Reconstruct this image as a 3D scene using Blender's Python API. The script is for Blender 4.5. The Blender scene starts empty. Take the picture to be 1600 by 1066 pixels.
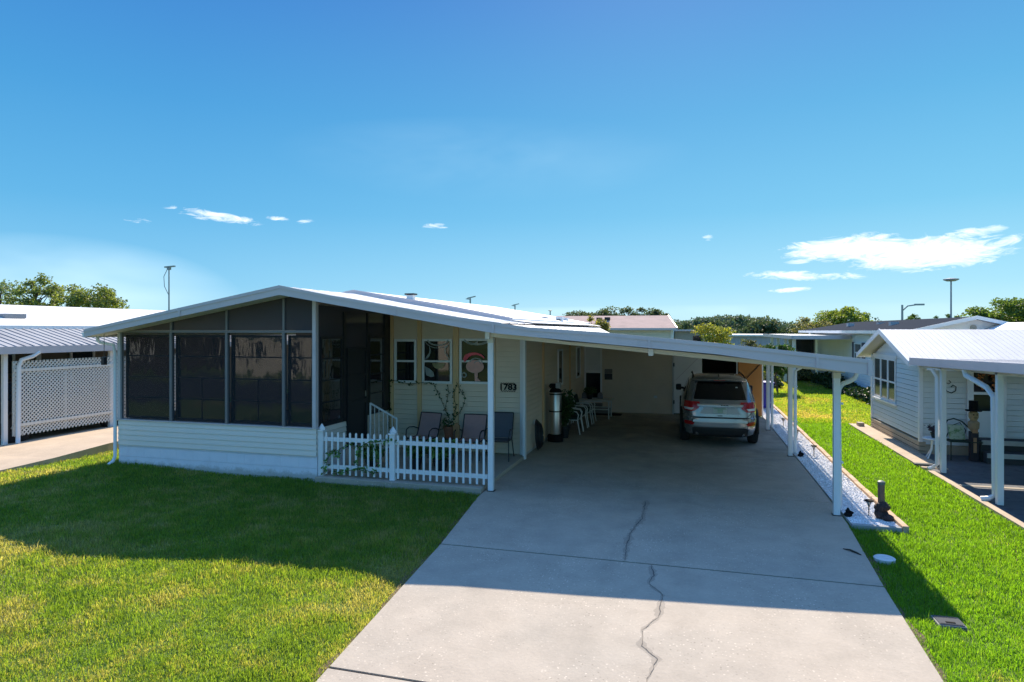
import bpy, bmesh, math, random
import numpy as np
from mathutils import Vector, Matrix
R = math.radians
scene = bpy.context.scene
col = scene.collection
# ------------------------------------------------------------------ camera
H = 2.8
cam = bpy.data.cameras.new("camera")
cam.sensor_width = 36.0
cam.lens = 36.0 * 1000 / 1600
cam.shift_y = -18 / 1600
cam.clip_start = 0.1
cam.clip_end = 3000
camo = bpy.data.objects.new("camera", cam)
col.objects.link(camo)
camo.location = (0, 0, H)
camo.rotation_euler = (R(90), 0, math.atan(280 / 1000))
scene.camera = camo
# ------------------------------------------------------------------ exposure
scene.view_settings.view_transform = 'Standard'
scene.view_settings.look = 'None'
scene.view_settings.gamma = 1.0
scene.view_settings.exposure = 0.88
scene.cycles.max_bounces = 8
scene.cycles.diffuse_bounces = 5
scene.cycles.glossy_bounces = 4
scene.cycles.transparent_max_bounces = 12
scene.cycles.use_denoising = True
# ------------------------------------------------------------------ sun
SUN_EL, SUN_AZ = 39.2, -2.0          # azimuth from +Y, towards +X
sd = bpy.data.lights.new("sun", 'SUN')
sd.energy = 4.4
sd.angle = R(0.5)
sd.color = (1.0, 0.88, 0.72)
so = bpy.data.objects.new("sun", sd)
col.objects.link(so)
_d = Vector((math.sin(R(SUN_AZ)) * math.cos(R(SUN_EL)), math.cos(R(SUN_AZ)) * math.cos(R(SUN_EL)), math.sin(R(SUN_EL))))
so.rotation_euler = _d.to_track_quat('Z', 'Y').to_euler()
so.location = _d * 50
# ------------------------------------------------------------------ world: sky with a few clouds
world = bpy.data.worlds.new("World")
scene.world = world
world.use_nodes = True
wt = world.node_tree
wt.nodes.clear()
class NT:
    """small helper for node graphs"""
    def __init__(s, t): s.t = t
    def n(s, typ, **k):
        nd = s.t.nodes.new(typ)
        for a, b in k.items(): setattr(nd, a, b)
        return nd
    def put(s, sock, v):
        if hasattr(v, 'is_output') or isinstance(v, bpy.types.NodeSocket): s.t.links.new(v, sock)
        else: sock.default_value = v
    def m(s, op, a, b=None, c=None, clamp=False):
        nd = s.n('ShaderNodeMath', operation=op); nd.use_clamp = clamp
        s.put(nd.inputs[0], a)
        if b is not None: s.put(nd.inputs[1], b)
        if c is not None: s.put(nd.inputs[2], c)
        return nd.outputs[0]
    def mix(s, f, a, b, blend='MIX'):
        nd = s.n('ShaderNodeMix', data_type='RGBA', blend_type=blend)
        s.put(nd.inputs[0], f); s.put(nd.inputs[6], a); s.put(nd.inputs[7], b)
        return nd.outputs[2]
    def ramp(s, f, stops, interp='LINEAR'):
        nd = s.n('ShaderNodeValToRGB'); cr = nd.color_ramp; cr.interpolation = interp
        while len(cr.elements) < len(stops): cr.elements.new(0.5)
        for e, (p, c) in zip(cr.elements, stops):
            e.position = p; e.color = (*c, 1) if len(c) == 3 else c
        s.put(nd.inputs[0], f)
        return nd.outputs[0]
    def noise(s, vec, scale, detail=3, rough=.5, dist=0):
        nd = s.n('ShaderNodeTexNoise'); nd.inputs['Scale'].default_value = scale
        nd.inputs['Detail'].default_value = detail; nd.inputs['Roughness'].default_value = rough
        nd.inputs['Distortion'].default_value = dist
        if vec is not None: s.t.links.new(vec, nd.inputs['Vector'])
        return nd.outputs[0]
w = NT(wt)
tc = w.n('ShaderNodeTexCoord').outputs['Generated']
sx = w.n('ShaderNodeSeparateXYZ'); wt.links.new(tc, sx.inputs[0])
el = w.m('ARCSINE', sx.outputs[2]); az = w.m('ARCTAN2', sx.outputs[0], sx.outputs[1])
sky = w.n('ShaderNodeTexSky', sky_type='NISHITA'); sky.sun_disc = False
sky.sun_elevation = R(SUN_EL); sky.sun_rotation = R(SUN_AZ); sky.dust_density = .6; sky.ozone_density = 2.0
elf = w.m('DIVIDE', el, R(90), clamp=True)
grad = w.ramp(elf, [(0.0, (.42, .64, .72)), (.04, (.25, .52, .67)), (.11, (.12, .395, .60)), (.2, (.066, .30, .54)), (.32, (.040, .185, .47)), (.46, (.17, .37, .80)), (1.0, (.25, .45, .90))])  # the highest stops, above the view, are brightened to lift the shade
# the sky is deeper away from the sun's side
azn = w.m('MULTIPLY', w.m('ADD', az, .75), .9, clamp=True)
side = w.mix(azn, (.62, .80, .93, 1), (1.04, 1.02, 1.0, 1))
grad = w.mix(1.0, grad, side, 'MULTIPLY')
nis = w.mix(1.0, sky.outputs[0], (.1, .1, .1, 1), 'MULTIPLY')
skyc = w.mix(.06, grad, nis)
# clouds, each a streaky patch at its own azimuth and elevation
vc = w.n('ShaderNodeCombineXYZ'); wt.links.new(az, vc.inputs[0]); w.put(vc.inputs[1], w.m('MULTIPLY', el, 3.5))
nz = w.noise(vc.outputs[0], 26, 7, .68, 1.2)
nz2 = w.noise(vc.outputs[0], 2.2, 4, .6, .3)
nzc = w.m('MULTIPLY', w.m('SUBTRACT', nz, .53), 4.2)
F0 = 1000.0; YAW = math.atan(280 / F0)
def pxdir(x, y):
    u, v = (x - 800) / F0, (515 - y) / F0
    return math.atan2(u, 1) - YAW, math.atan2(v, math.hypot(1, u))
def blob(x, y, hw, hh, slope=0.0, gain=1.0):
    a0, e0 = pxdir(x, y); a1, _ = pxdir(x + hw, y); a2, _ = pxdir(x - hw, y); _, e1 = pxdir(x, y - hh)
    da = w.m('SUBTRACT', az, a0)
    de = w.m('SUBTRACT', w.m('SUBTRACT', el, e0), w.m('MULTIPLY', da, slope))
    q = w.m('ADD', w.m('POWER', w.m('ABSOLUTE', w.m('DIVIDE', da, (a1 - a2) / 2)), 2.0), w.m('POWER', w.m('ABSOLUTE', w.m('DIVIDE', de, e1 - e0)), 2.0))
    return w.m('MULTIPLY', w.m('SUBTRACT', 1.0, q), gain)
bl = [blob(1325, 388, 122, 22, .03, 1.5), blob(1440, 395, 140, 30, .0, 1.6), blob(1500, 368, 70, 9, .12), blob(1555, 383, 55, 9, .28),
      blob(1420, 410, 110, 13, .02), blob(1250, 431, 95, 8, -.05), blob(1235, 453, 36, 4, .05), blob(1250, 409, 30, 5, .06),
      blob(337, 338, 72, 9, -.10), blob(433, 341, 22, 4, -.05), blob(478, 346, 14, 4, .1, .6), blob(683, 353, 26, 5, 0, .7), blob(220, 345, 24, 4, 0, .35),
      blob(1107, 371, 10, 5, 0)]
acc = bl[0]
for b in bl[1:]: acc = w.m('MAXIMUM', acc, b)
dens = w.m('MULTIPLY', w.m('ADD', acc, nzc), .75, clamp=True)
inside = w.m('MULTIPLY', w.m('ADD', acc, .35), 2.4, clamp=True)
dens = w.m('MULTIPLY', dens, inside)
# thin veils low in the sky
v1 = w.m('MULTIPLY', blob(120, 462, 300, 95, -.05), .75, clamp=True)
v2 = w.m('MULTIPLY', blob(1150, 487, 600, 12, 0), .6, clamp=True)
v3 = w.m('MULTIPLY', blob(760, 250, 330, 70, 0), .12, clamp=True)
veil = w.m('MAXIMUM', w.m('MAXIMUM', v1, v2), v3)
veil = w.m('MULTIPLY', veil, w.m('MULTIPLY', w.m('SUBTRACT', nz2, .34), 2.6, clamp=True))
skyc = w.mix(veil, skyc, (.62, .82, .90, 1))
skyc = w.mix(w.m('MULTIPLY', dens, .93), skyc, (.93, .96, .98, 1))
bg = w.n('ShaderNodeBackground'); wt.links.new(skyc, bg.inputs[0]); bg.inputs[1].default_value = .80
wo = w.n('ShaderNodeOutputWorld'); wt.links.new(bg.outputs[0], wo.inputs[0])

# ------------------------------------------------------------------ materials
MATS = {}
def pm(name, c, rough=.6, var=.10, scale=3.0, bump=0.0, bscale=60.0, metal=0.0, spec=.5, c2=None, c2amt=.5, c2scale=1.0,
       island=0.0, transl=None, coat=0.0, stretch=None, alpha=None):
    if name in MATS: return MATS[name]
    m = bpy.data.materials.new(name); m.use_nodes = True; t = m.node_tree; t.nodes.clear(); g = NT(t)
    co = g.n('ShaderNodeTexCoord').outputs['Object']
    if stretch:
        mp = g.n('ShaderNodeMapping'); mp.inputs['Scale'].default_value = stretch; t.links.new(co, mp.inputs[0]); co = mp.outputs[0]
    base = (*c, 1)
    n1 = g.noise(co, scale, 5, .6)
    f = g.m('ADD', g.m('MULTIPLY', g.m('SUBTRACT', n1, .5), 2 * var * 1.6), 1.0)
    if c2:
        n2 = g.noise(co, c2scale, 4, .6, .2)
        mk = g.m('MULTIPLY', g.m('SUBTRACT', n2, .5 - (c2amt - .5) * .5), 5.0, clamp=True) if c2amt is not None else n2
        base = g.mix(mk, base, (*c2, 1))
    if island:
        gi = g.n('ShaderNodeNewGeometry').outputs['Random Per Island']
        f = g.m('MULTIPLY', f, g.m('ADD', g.m('MULTIPLY', g.m('SUBTRACT', gi, .5), 2 * island), 1.0))
    hv = g.n('ShaderNodeVectorMath', operation='SCALE')
    if isinstance(base, tuple): hv.inputs[0].default_value = base[:3]
    else: t.links.new(base, hv.inputs[0])
    t.links.new(f, hv.inputs['Scale'])
    b = g.n('ShaderNodeBsdfPrincipled')
    t.links.new(hv.outputs[0], b.inputs['Base Color'])
    b.inputs['Roughness'].default_value = rough; b.inputs['Metallic'].default_value = metal
    b.inputs['Specular IOR Level'].default_value = spec
    if coat: b.inputs['Coat Weight'].default_value = coat; b.inputs['Coat Roughness'].default_value = .05
    if bump:
        bn = g.n('ShaderNodeBump'); bn.inputs['Strength'].default_value = 1.0; bn.inputs['Distance'].default_value = bump
        t.links.new(g.noise(co, bscale, 4, .6), bn.inputs['Height']); t.links.new(bn.outputs[0], b.inputs['Normal'])
    out = b.outputs[0]
    if transl:
        tr = g.n('ShaderNodeBsdfTranslucent'); 
        tv = g.n('ShaderNodeVectorMath', operation='MULTIPLY'); t.links.new(hv.outputs[0], tv.inputs[0]); tv.inputs[1].default_value = transl[1]
        t.links.new(tv.outputs[0], tr.inputs[0])
        mx = g.n('ShaderNodeMixShader'); mx.inputs[0].default_value = transl[0]
        t.links.new(out, mx.inputs[1]); t.links.new(tr.outputs[0], mx.inputs[2]); out = mx.outputs[0]
    if alpha is not None:
        tp = g.n('ShaderNodeBsdfTransparent'); mx = g.n('ShaderNodeMixShader'); mx.inputs[0].default_value = alpha
        t.links.new(tp.outputs[0], mx.inputs[1]); t.links.new(out, mx.inputs[2]); out = mx.outputs[0]
    o = g.n('ShaderNodeOutputMaterial'); t.links.new(out, o.inputs[0])
    MATS[name] = m
    return m

# ------------------------------------------------------------------ mesh builder and tagging
def org(o):
    v = Vector((0, 0, 0))
    while o: v += o.location; o = o.parent
    return v
class MB:
    def __init__(s): s.v = []; s.f = []
    def add(s, vs, fs):
        b = len(s.v); s.v += [tuple(p) for p in vs]; s.f += [tuple(i + b for i in f) for f in fs]; return s
    def quad(s, *p): return s.add(p, [tuple(range(len(p)))])
    def box(s, x0, x1, y0, y1, z0, z1):
        x0, x1 = sorted((x0, x1)); y0, y1 = sorted((y0, y1)); z0, z1 = sorted((z0, z1))
        return s.add([(x0,y0,z0),(x1,y0,z0),(x1,y1,z0),(x0,y1,z0),(x0,y0,z1),(x1,y0,z1),(x1,y1,z1),(x0,y1,z1)],
                     [(0,3,2,1),(4,5,6,7),(0,1,5,4),(1,2,6,5),(2,3,7,6),(3,0,4,7)])
    def bar(s, a, b, wd, th, up=(0,0,1)):
        """rectangular bar from a to b: wd across, th along up"""
        a, b = Vector(a), Vector(b); d = (b - a).normalized(); u = Vector(up)
        if abs(d.dot(u)) > .98: u = Vector((0, 1, 0))
        sdir = d.cross(u).normalized(); u = sdir.cross(d).normalized()
        vs = []
        for p in (a, b):
            for i, j in ((-1,-1),(1,-1),(1,1),(-1,1)): vs.append(p + sdir * (i * wd / 2) + u * (j * th / 2))
        return s.add(vs, [(0,3,2,1),(4,5,6,7),(0,1,5,4),(1,2,6,5),(2,3,7,6),(3,0,4,7)])
    def tube(s, pts, r, n=8, cap=True):
        pts = [Vector(p) for p in pts]; rs = r if isinstance(r, (list, tuple)) else [r] * len(pts)
        base = len(s.v); prev = None
        for i, p in enumerate(pts):
            d = (pts[min(i + 1, len(pts) - 1)] - pts[max(i - 1, 0)]).normalized()
            if prev is None:
                u = Vector((0, 0, 1)) if abs(d.z) < .9 else Vector((1, 0, 0))
            else: u = prev
            sd_ = d.cross(u)
            if sd_.length < 1e-5: sd_ = d.cross(Vector((0, 1, 0)))
            sd_.normalize(); u = sd_.cross(d).normalized(); prev = u
            for k in range(n):
                a = 2 * math.pi * k / n
                s.v.append(tuple(p + (sd_ * math.cos(a) + u * math.sin(a)) * rs[i]))
        for i in range(len(pts) - 1):
            for k in range(n):
                a, b = base + i * n + k, base + i * n + (k + 1) % n
                s.f.append((a, b, b + n, a + n))
        if cap:
            s.f.append(tuple(base + k for k in range(n))[::-1]); s.f.append(tuple(base + (len(pts) - 1) * n + k for k in range(n)))
        return s
    def lathe(s, c, prof, n=20):
        """prof: list of (r, z)"""
        base = len(s.v)
        for r, z in prof:
            for k in range(n):
                a = 2 * math.pi * k / n; s.v.append((c[0] + r * math.cos(a), c[1] + r * math.sin(a), c[2] + z))
        for i in range(len(prof) - 1):
            for k in range(n):
                a, b = base + i * n + k, base + i * n + (k + 1) % n; s.f.append((a, b, b + n, a + n))
        s.f.append(tuple(base + k for k in range(n))[::-1]); s.f.append(tuple(base + (len(prof) - 1) * n + k for k in range(n)))
        return s
    def prism(s, poly, d):
        """closed polygon of 3D points extruded by vector d"""
        n = len(poly); d = Vector(d); vs = [Vector(p) for p in poly]; vs += [p + d for p in vs]
        return s.add(vs, [tuple(range(n))[::-1], tuple(range(n, 2 * n))] + [(i, (i + 1) % n, (i + 1) % n + n, i + n) for i in range(n)])
    def frame_xz(s, x0, x1, z0, z1, y0, y1, wd):
        s.box(x0, x1, y0, y1, z0, z0 + wd); s.box(x0, x1, y0, y1, z1 - wd, z1)
        s.box(x0, x0 + wd, y0, y1, z0 + wd, z1 - wd); s.box(x1 - wd, x1, y0, y1, z0 + wd, z1 - wd); return s
    def frame_yz(s, y0, y1, z0, z1, x0, x1, wd):
        s.box(x0, x1, y0, y1, z0, z0 + wd); s.box(x0, x1, y0, y1, z1 - wd, z1)
        s.box(x0, x1, y0, y0 + wd, z0 + wd, z1 - wd); s.box(x0, x1, y1 - wd, y1, z0 + wd, z1 - wd); return s
    def build(s, name, m, parent=None, smooth=False, bevel=0.0, recalc=True, **tags):
        me = bpy.data.meshes.new(name)
        o0 = org(parent) if parent else Vector((0, 0, 0))
        base = tags.pop('loc', None)
        if base is not None: o0 = o0 + Vector(base)
        me.from_pydata([(p[0] - o0.x, p[1] - o0.y, p[2] - o0.z) for p in s.v], [], s.f)
        me.materials.append(m)
        if recalc and len(s.f) < 60000:
            bm = bmesh.new(); bm.from_mesh(me); bmesh.ops.recalc_face_normals(bm, faces=bm.faces); bm.to_mesh(me); bm.free()
        if smooth:
            me.polygons.foreach_set('use_smooth', [True] * len(me.polygons))
            try: me.set_sharp_from_angle(angle=R(40))
            except Exception: pass
        me.update()
        o = bpy.data.objects.new(name, me); col.objects.link(o)
        if base is not None: o.location = base
        if parent: o.parent = parent
        if bevel:
            md = o.modifiers.new('bevel', 'BEVEL'); md.width = bevel; md.segments = 2; md.limit_method = 'ANGLE'
        for k, v in tags.items(): o[k] = v
        return o
def thing(name, label, cat, loc=(0, 0, 0), group=None, rz=0):
    o = bpy.data.objects.new(name, None); col.objects.link(o); o.empty_display_size = .2
    o.location = loc; o.rotation_euler = (0, 0, rz); o['label'] = label; o['category'] = cat
    if group: o['group'] = group
    return o
def struct(mb, name, m, **k): return mb.build(name, m, kind='structure', **k)
def dup(o, loc, rz=None, label=None, group=None, scale=None):
    """copy a thing with its parts and their sub-parts"""
    r = o.copy(); col.objects.link(r); r.location = loc
    if rz is not None: r.rotation_euler = (0, 0, rz)
    if scale is not None: r.scale = scale
    if label: r['label'] = label
    if group: r['group'] = group
    for ch in list(o.children):
        c = ch.copy(); col.objects.link(c); c.parent = r
        for g in list(ch.children):
            d = g.copy(); col.objects.link(d); d.parent = c
    return r
def arc(c, r, a0, a1, n, plane='xz', r2=None):
    out = []
    for i in range(n + 1):
        a = R(a0 + (a1 - a0) * i / n); p, q = r * math.cos(a), (r2 or r) * math.sin(a)
        out.append((c[0] + p, c[1], c[2] + q) if plane == 'xz' else (c[0], c[1] + p, c[2] + q) if plane == 'yz' else (c[0] + p, c[1] + q, c[2]))
    return out
def lerp(pts, x):
    for (a, b), (c, d) in zip(pts, pts[1:]):
        if x <= c: return b + (d - b) * (x - a) / (c - a) if x > a else b + (d - b) * (x - a) / (c - a)
    (a, b), (c, d) = pts[-2:]
    return b + (d - b) * (x - a) / (c - a)
def siding(mb, p0, p1, z0, z1, nrm, lap=.115, depth=.014, top=None, seg=1):
    """lap siding between plan points p0 and p1; nrm = outward normal; top(u) clips for gables"""
    p0, p1 = Vector((*p0, 0)), Vector((*p1, 0)); nv = Vector((*nrm, 0))
    if top: seg = max(seg, 24)
    z = z0
    while z < z1 - 1e-4:
        zb = min(z + lap, z1)
        gz_ = z + min(.011, (zb - z) * .3)
        for i in range(seg):
            ua, ub = i / seg, (i + 1) / seg
            ta = top(ua) if top else 1e9; tb = top(ub) if top else 1e9
            a0, b0, a1, b1 = min(z, ta), min(z, tb), min(zb, ta), min(zb, tb)
            if a1 - a0 < 1e-4 and b1 - b0 < 1e-4: continue
            pa, pb = p0.lerp(p1, ua), p0.lerp(p1, ub); Z = Vector((0, 0, 1))
            ga, gb = min(gz_, ta), min(gz_, tb)
            mb.quad(pa + nv * depth + Z * ga, pb + nv * depth + Z * gb, pb + nv * .003 + Z * b1, pa + nv * .003 + Z * a1)
            mb.quad(pa - nv * .02 + Z * ga, pb - nv * .02 + Z * gb, pb + nv * depth + Z * gb, pa + nv * depth + Z * ga)
            mb.quad(pa + nv * .003 + Z * a1, pb + nv * .003 + Z * b1, pb - nv * .02 + Z * b1, pa - nv * .02 + Z * a1)
            mb.quad(pa - nv * .02 + Z * a0, pb - nv * .02 + Z * b0, pb - nv * .02 + Z * gb, pa - nv * .02 + Z * ga)
        z = zb
    return mb

def block_mat():
    m = bpy.data.materials.new('white_painted_block'); m.use_nodes = True; t = m.node_tree; t.nodes.clear(); g = NT(t)
    co = g.n('ShaderNodeTexCoord').outputs['Object']; sp = g.n('ShaderNodeSeparateXYZ'); t.links.new(co, sp.inputs[0])
    cv = g.n('ShaderNodeCombineXYZ'); t.links.new(g.m('ADD', sp.outputs[0], sp.outputs[1]), cv.inputs[0]); t.links.new(sp.outputs[2], cv.inputs[1])
    br = g.n('ShaderNodeTexBrick'); t.links.new(cv.outputs[0], br.inputs['Vector']); br.inputs['Scale'].default_value = 1.0; br.inputs['Brick Width'].default_value = .40; br.inputs['Row Height'].default_value = .2; br.inputs['Mortar Size'].default_value = .006
    n1 = g.noise(co, 4, 5, .6); n2 = g.noise(co, 7, 6, .7)
    paint = g.mix(g.m('MULTIPLY', g.m('SUBTRACT', n1, .45), 3.0, clamp=True), (.80, .80, .86, 1), (.72, .72, .78, 1))
    splash = g.m('MULTIPLY', g.m('SUBTRACT', g.m('ADD', .02, g.m('MULTIPLY', n2, .24)), sp.outputs[2]), 12.0, clamp=True)
    c = g.mix(g.m('MULTIPLY', splash, .55), paint, (.30, .26, .18, 1))
    c = g.mix(g.m('MULTIPLY', br.outputs['Fac'], .12), c, (.5, .5, .5, 1))
    b = g.n('ShaderNodeBsdfPrincipled'); t.links.new(c, b.inputs['Base Color']); b.inputs['Roughness'].default_value = .75
    bn = g.n('ShaderNodeBump'); bn.inputs['Distance'].default_value = .004; bn.invert = True; t.links.new(br.outputs['Fac'], bn.inputs['Height']); t.links.new(bn.outputs[0], b.inputs['Normal'])
    o = g.n('ShaderNodeOutputMaterial'); t.links.new(b.outputs[0], o.inputs[0]); return m
# palette
WHITE = pm('white_paint', (.80, .81, .82), .45, .06, 3.0, bump=.0008, bscale=40, c2=(.68, .67, .63), c2amt=.2, c2scale=5.0, stretch=(1, 1, .25))
WHITE2 = pm('white_vinyl', (.80, .81, .82), .35, .04, 1.5)
FASC = pm('white_aluminium_fascia', (.56, .52, .54), .4, .07, 1.2, c2=(.47, .44, .46), c2amt=.35, c2scale=1.7)
BEAM = pm('cream_beam_paint', (.72, .66, .54), .5, .08, 1.5)
SIDE = pm('cream_siding', (.74, .62, .48), .55, .07, 1.5, c2=(.68, .58, .47), c2amt=.4, c2scale=.8)
SIDE2 = pm('pale_siding', (.80, .74, .66), .55, .06, 1.5)
TRIM = pm('tan_trim', (.76, .50, .25), .5, .06, 2)
SKIRT = block_mat()
ROOFG = pm('weathered_white_roof', (.60, .585, .575), .65, .10, 1.0, c2=(.52, .50, .48), c2amt=.4, c2scale=2.5, stretch=(3, .6, 1))
ROOFW = pm('white_roof_coating', (.76, .75, .74), .6, .06, 1.0, c2=(.66, .65, .62), c2amt=.35, c2scale=.6)
DARKM = pm('dark_bronze_metal', (.015, .016, .02), .45, .2, 4)
BLACKP = pm('black_plastic', (.010, .010, .011), .8, .2, 4, spec=.12)
GLASS = pm('dark_window_glass', (.012, .016, .02), .06, .1, 1, spec=.35)
CONC = None
# ------------------------------------------------------------------ ground, lawns, concrete
def sst(t): t = np.clip(t, 0, 1); return t * t * (3 - 2 * t)
def mound(x, y):
    x = np.asarray(x, float); y = np.asarray(y, float)
    a = (.085 * sst((-3.05 - x) / .55) + .065 * sst((-3.4 - x) / 2.2)) * sst((x + 13.5) / 2.0) * sst((9.9 - y) / 3.6)
    b = .07 * sst((-8.0 - x) / 3) * sst((x + 12.9) / 1.0) * sst((y - 8) / 1.5) * sst((16 - y) / 2)
    return a + b
xs = np.unique(np.concatenate([np.linspace(-700, -60, 9), np.linspace(-50, -16, 8), np.arange(-15.5, -4.3, .25), np.arange(-4.3, -2.7, .08), np.arange(-2, 20, 2.0), np.linspace(24, 60, 5), np.linspace(100, 700, 8)]))
ys = np.unique(np.concatenate([np.linspace(-200, -20, 6), np.linspace(-10, 0, 4), np.arange(1, 12.1, .25), np.arange(13, 60, 4.0), np.linspace(80, 1200, 14)]))
gx, gy = np.meshgrid(xs, ys)
gz = mound(gx, gy) - .035
mb = MB(); mb.v = [tuple(p) for p in np.stack([gx.ravel(), gy.ravel(), gz.ravel()], 1).tolist()]
nx = len(xs)
mb.f = [(j * nx + i, j * nx + i + 1, (j + 1) * nx + i + 1, (j + 1) * nx + i) for j in range(len(ys) - 1) for i in range(nx - 1)]
soil = pm('lawn_ground', (.11, .17, .025), .95, .25, 6, c2=(.32, .25, .09), c2amt=.42, c2scale=.35, bump=.02, bscale=30)
struct(mb, 'ground', soil, smooth=True)

def concrete(name, c, c2, spec_amt=1.0, scale=1.0):
    m = bpy.data.materials.new(name); m.use_nodes = True; t = m.node_tree; t.nodes.clear(); g = NT(t)
    co = g.n('ShaderNodeTexCoord').outputs['Object']
    big = g.noise(co, .35 * scale, 5, .6, .3); mid = g.noise(co, 2.2 * scale, 6, .65, .2); fine = g.noise(co, 28, 5, .7)
    base = g.mix(g.m('MULTIPLY', g.m('SUBTRACT', big, .35), 2.6, clamp=True), (*c, 1), (*c2, 1))
    f = g.m('ADD', g.m('MULTIPLY', g.m('SUBTRACT', mid, .5), .50), g.m('ADD', g.m('MULTIPLY', g.m('SUBTRACT', fine, .5), .30), 1.0))
    # pale and dark aggregate in the worn surface
    vo = g.n('ShaderNodeTexVoronoi'); vo.inputs['Scale'].default_value = 34; t.links.new(co, vo.inputs['Vector'])
    near = g.m('LESS_THAN', vo.outputs['Distance'], .30)
    sc = g.n('ShaderNodeSeparateColor'); t.links.new(vo.outputs['Color'], sc.inputs[0])
    worn = g.m('MULTIPLY', g.m('SUBTRACT', g.noise(co, .8, 5, .6, .4), .38), 4.0, clamp=True)
    pale = g.m('MULTIPLY', g.m('MULTIPLY', near, g.m('GREATER_THAN', sc.outputs[0], .80)), worn)
    dark = g.m('MULTIPLY', g.m('MULTIPLY', near, g.m('LESS_THAN', sc.outputs[0], .16)), worn)
    f = g.m('ADD', f, g.m('MULTIPLY', pale, .55 * spec_amt)); f = g.m('SUBTRACT', f, g.m('MULTIPLY', dark, .30 * spec_amt))
    # tyre tracks and darker use where cars stop, soft-edged and broken up
    sp_ = g.n('ShaderNodeSeparateXYZ'); t.links.new(co, sp_.inputs[0]); X_, Y_ = sp_.outputs[0], sp_.outputs[1]
    def band(c0, wd): return g.m('SUBTRACT', 1.0, g.m('DIVIDE', g.m('ABSOLUTE', g.m('SUBTRACT', X_, c0)), wd), clamp=True)
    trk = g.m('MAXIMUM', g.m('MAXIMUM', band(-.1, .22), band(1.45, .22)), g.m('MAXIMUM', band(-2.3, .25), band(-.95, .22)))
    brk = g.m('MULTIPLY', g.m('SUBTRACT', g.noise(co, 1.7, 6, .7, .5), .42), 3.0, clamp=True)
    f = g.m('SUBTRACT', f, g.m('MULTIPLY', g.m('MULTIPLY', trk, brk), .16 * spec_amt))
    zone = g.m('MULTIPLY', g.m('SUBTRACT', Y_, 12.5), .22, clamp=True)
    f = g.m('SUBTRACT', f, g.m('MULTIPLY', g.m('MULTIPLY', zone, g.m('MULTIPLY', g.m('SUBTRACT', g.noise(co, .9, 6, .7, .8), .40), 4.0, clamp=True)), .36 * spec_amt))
    # a few dark drips and stains
    st = g.m('MULTIPLY', g.m('SUBTRACT', g.noise(co, 1.3, 6, .72, 1.0), .66), 6.0, clamp=True)
    f = g.m('SUBTRACT', f, g.m('MULTIPLY', st, .28))
    hv = g.n('ShaderNodeVectorMath', operation='SCALE'); t.links.new(base, hv.inputs[0]); t.links.new(f, hv.inputs['Scale'])
    b = g.n('ShaderNodeBsdfPrincipled'); t.links.new(hv.outputs[0], b.inputs['Base Color']); b.inputs['Roughness'].default_value = .85
    b.inputs['Specular IOR Level'].default_value = .3
    bn = g.n('ShaderNodeBump'); bn.inputs['Distance'].default_value = .004; t.links.new(fine, bn.inputs['Height']); t.links.new(bn.outputs[0], b.inputs['Normal'])
    o = g.n('ShaderNodeOutputMaterial'); t.links.new(b.outputs[0], o.inputs[0]); MATS[name] = m
    return m
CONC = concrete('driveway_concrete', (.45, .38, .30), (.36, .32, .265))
CONC2 = concrete('path_concrete', (.55, .43, .31), (.50, .40, .30), .6)
GROOVE = pm('joint_dirt', (.018, .016, .013), .95, .3, 9)
# driveway: slabs with open joints
def dl(y): return lerp([(-6, -2.0), (4.42, -2.87), (7.8, -3.15), (10.2, -3.44), (13.5, -3.54), (22, -3.54)], y)
def dr(y): return lerp([(-6, 1.6), (5.77, 1.93), (7.8, 2.02), (10.2, 2.17), (12, 2.2), (22, 2.2)], y)
mb = MB()
cuts = [.51, 2.2, 4.70, 7.8, 11.35, 14.9, 18.3, 21.8]
for a, b in zip(cuts, cuts[1:]):
    ya, yb = a + (.016 if a in (7.8, 4.7) else .006), b - (.016 if b in (7.8, 4.7) else .006)
    n = 3
    for k in range(n):
        p, q = ya + (yb - ya) * k / n, ya + (yb - ya) * (k + 1) / n
        mb.add([(dl(p), p, 0), (dr(p), p, 0), (dr(q), q, 0), (dl(q), q, 0)], [(0, 1, 2, 3)])
        mb.add([(dl(p), p, 0), (dl(q), q, 0), (dl(q), q, -.12), (dl(p), p, -.12)], [(0, 1, 2, 3)])
        mb.add([(dr(p), p, 0), (dr(q), q, 0), (dr(q), q, -.12), (dr(p), p, -.12)], [(0, 1, 2, 3)])
    for yy in (ya, yb): mb.add([(dl(yy), yy, 0), (dr(yy), yy, 0), (dr(yy), yy, -.12), (dl(yy), yy, -.12)], [(0, 1, 2, 3)])
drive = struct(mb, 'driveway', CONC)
mb = MB()
for a in cuts[1:-1]: mb.box(dl(a) + .01, dr(a) - .01, a - .018, a + .018, -.03, -.014)
struct(mb, 'driveway_joint', GROOVE)
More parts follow.
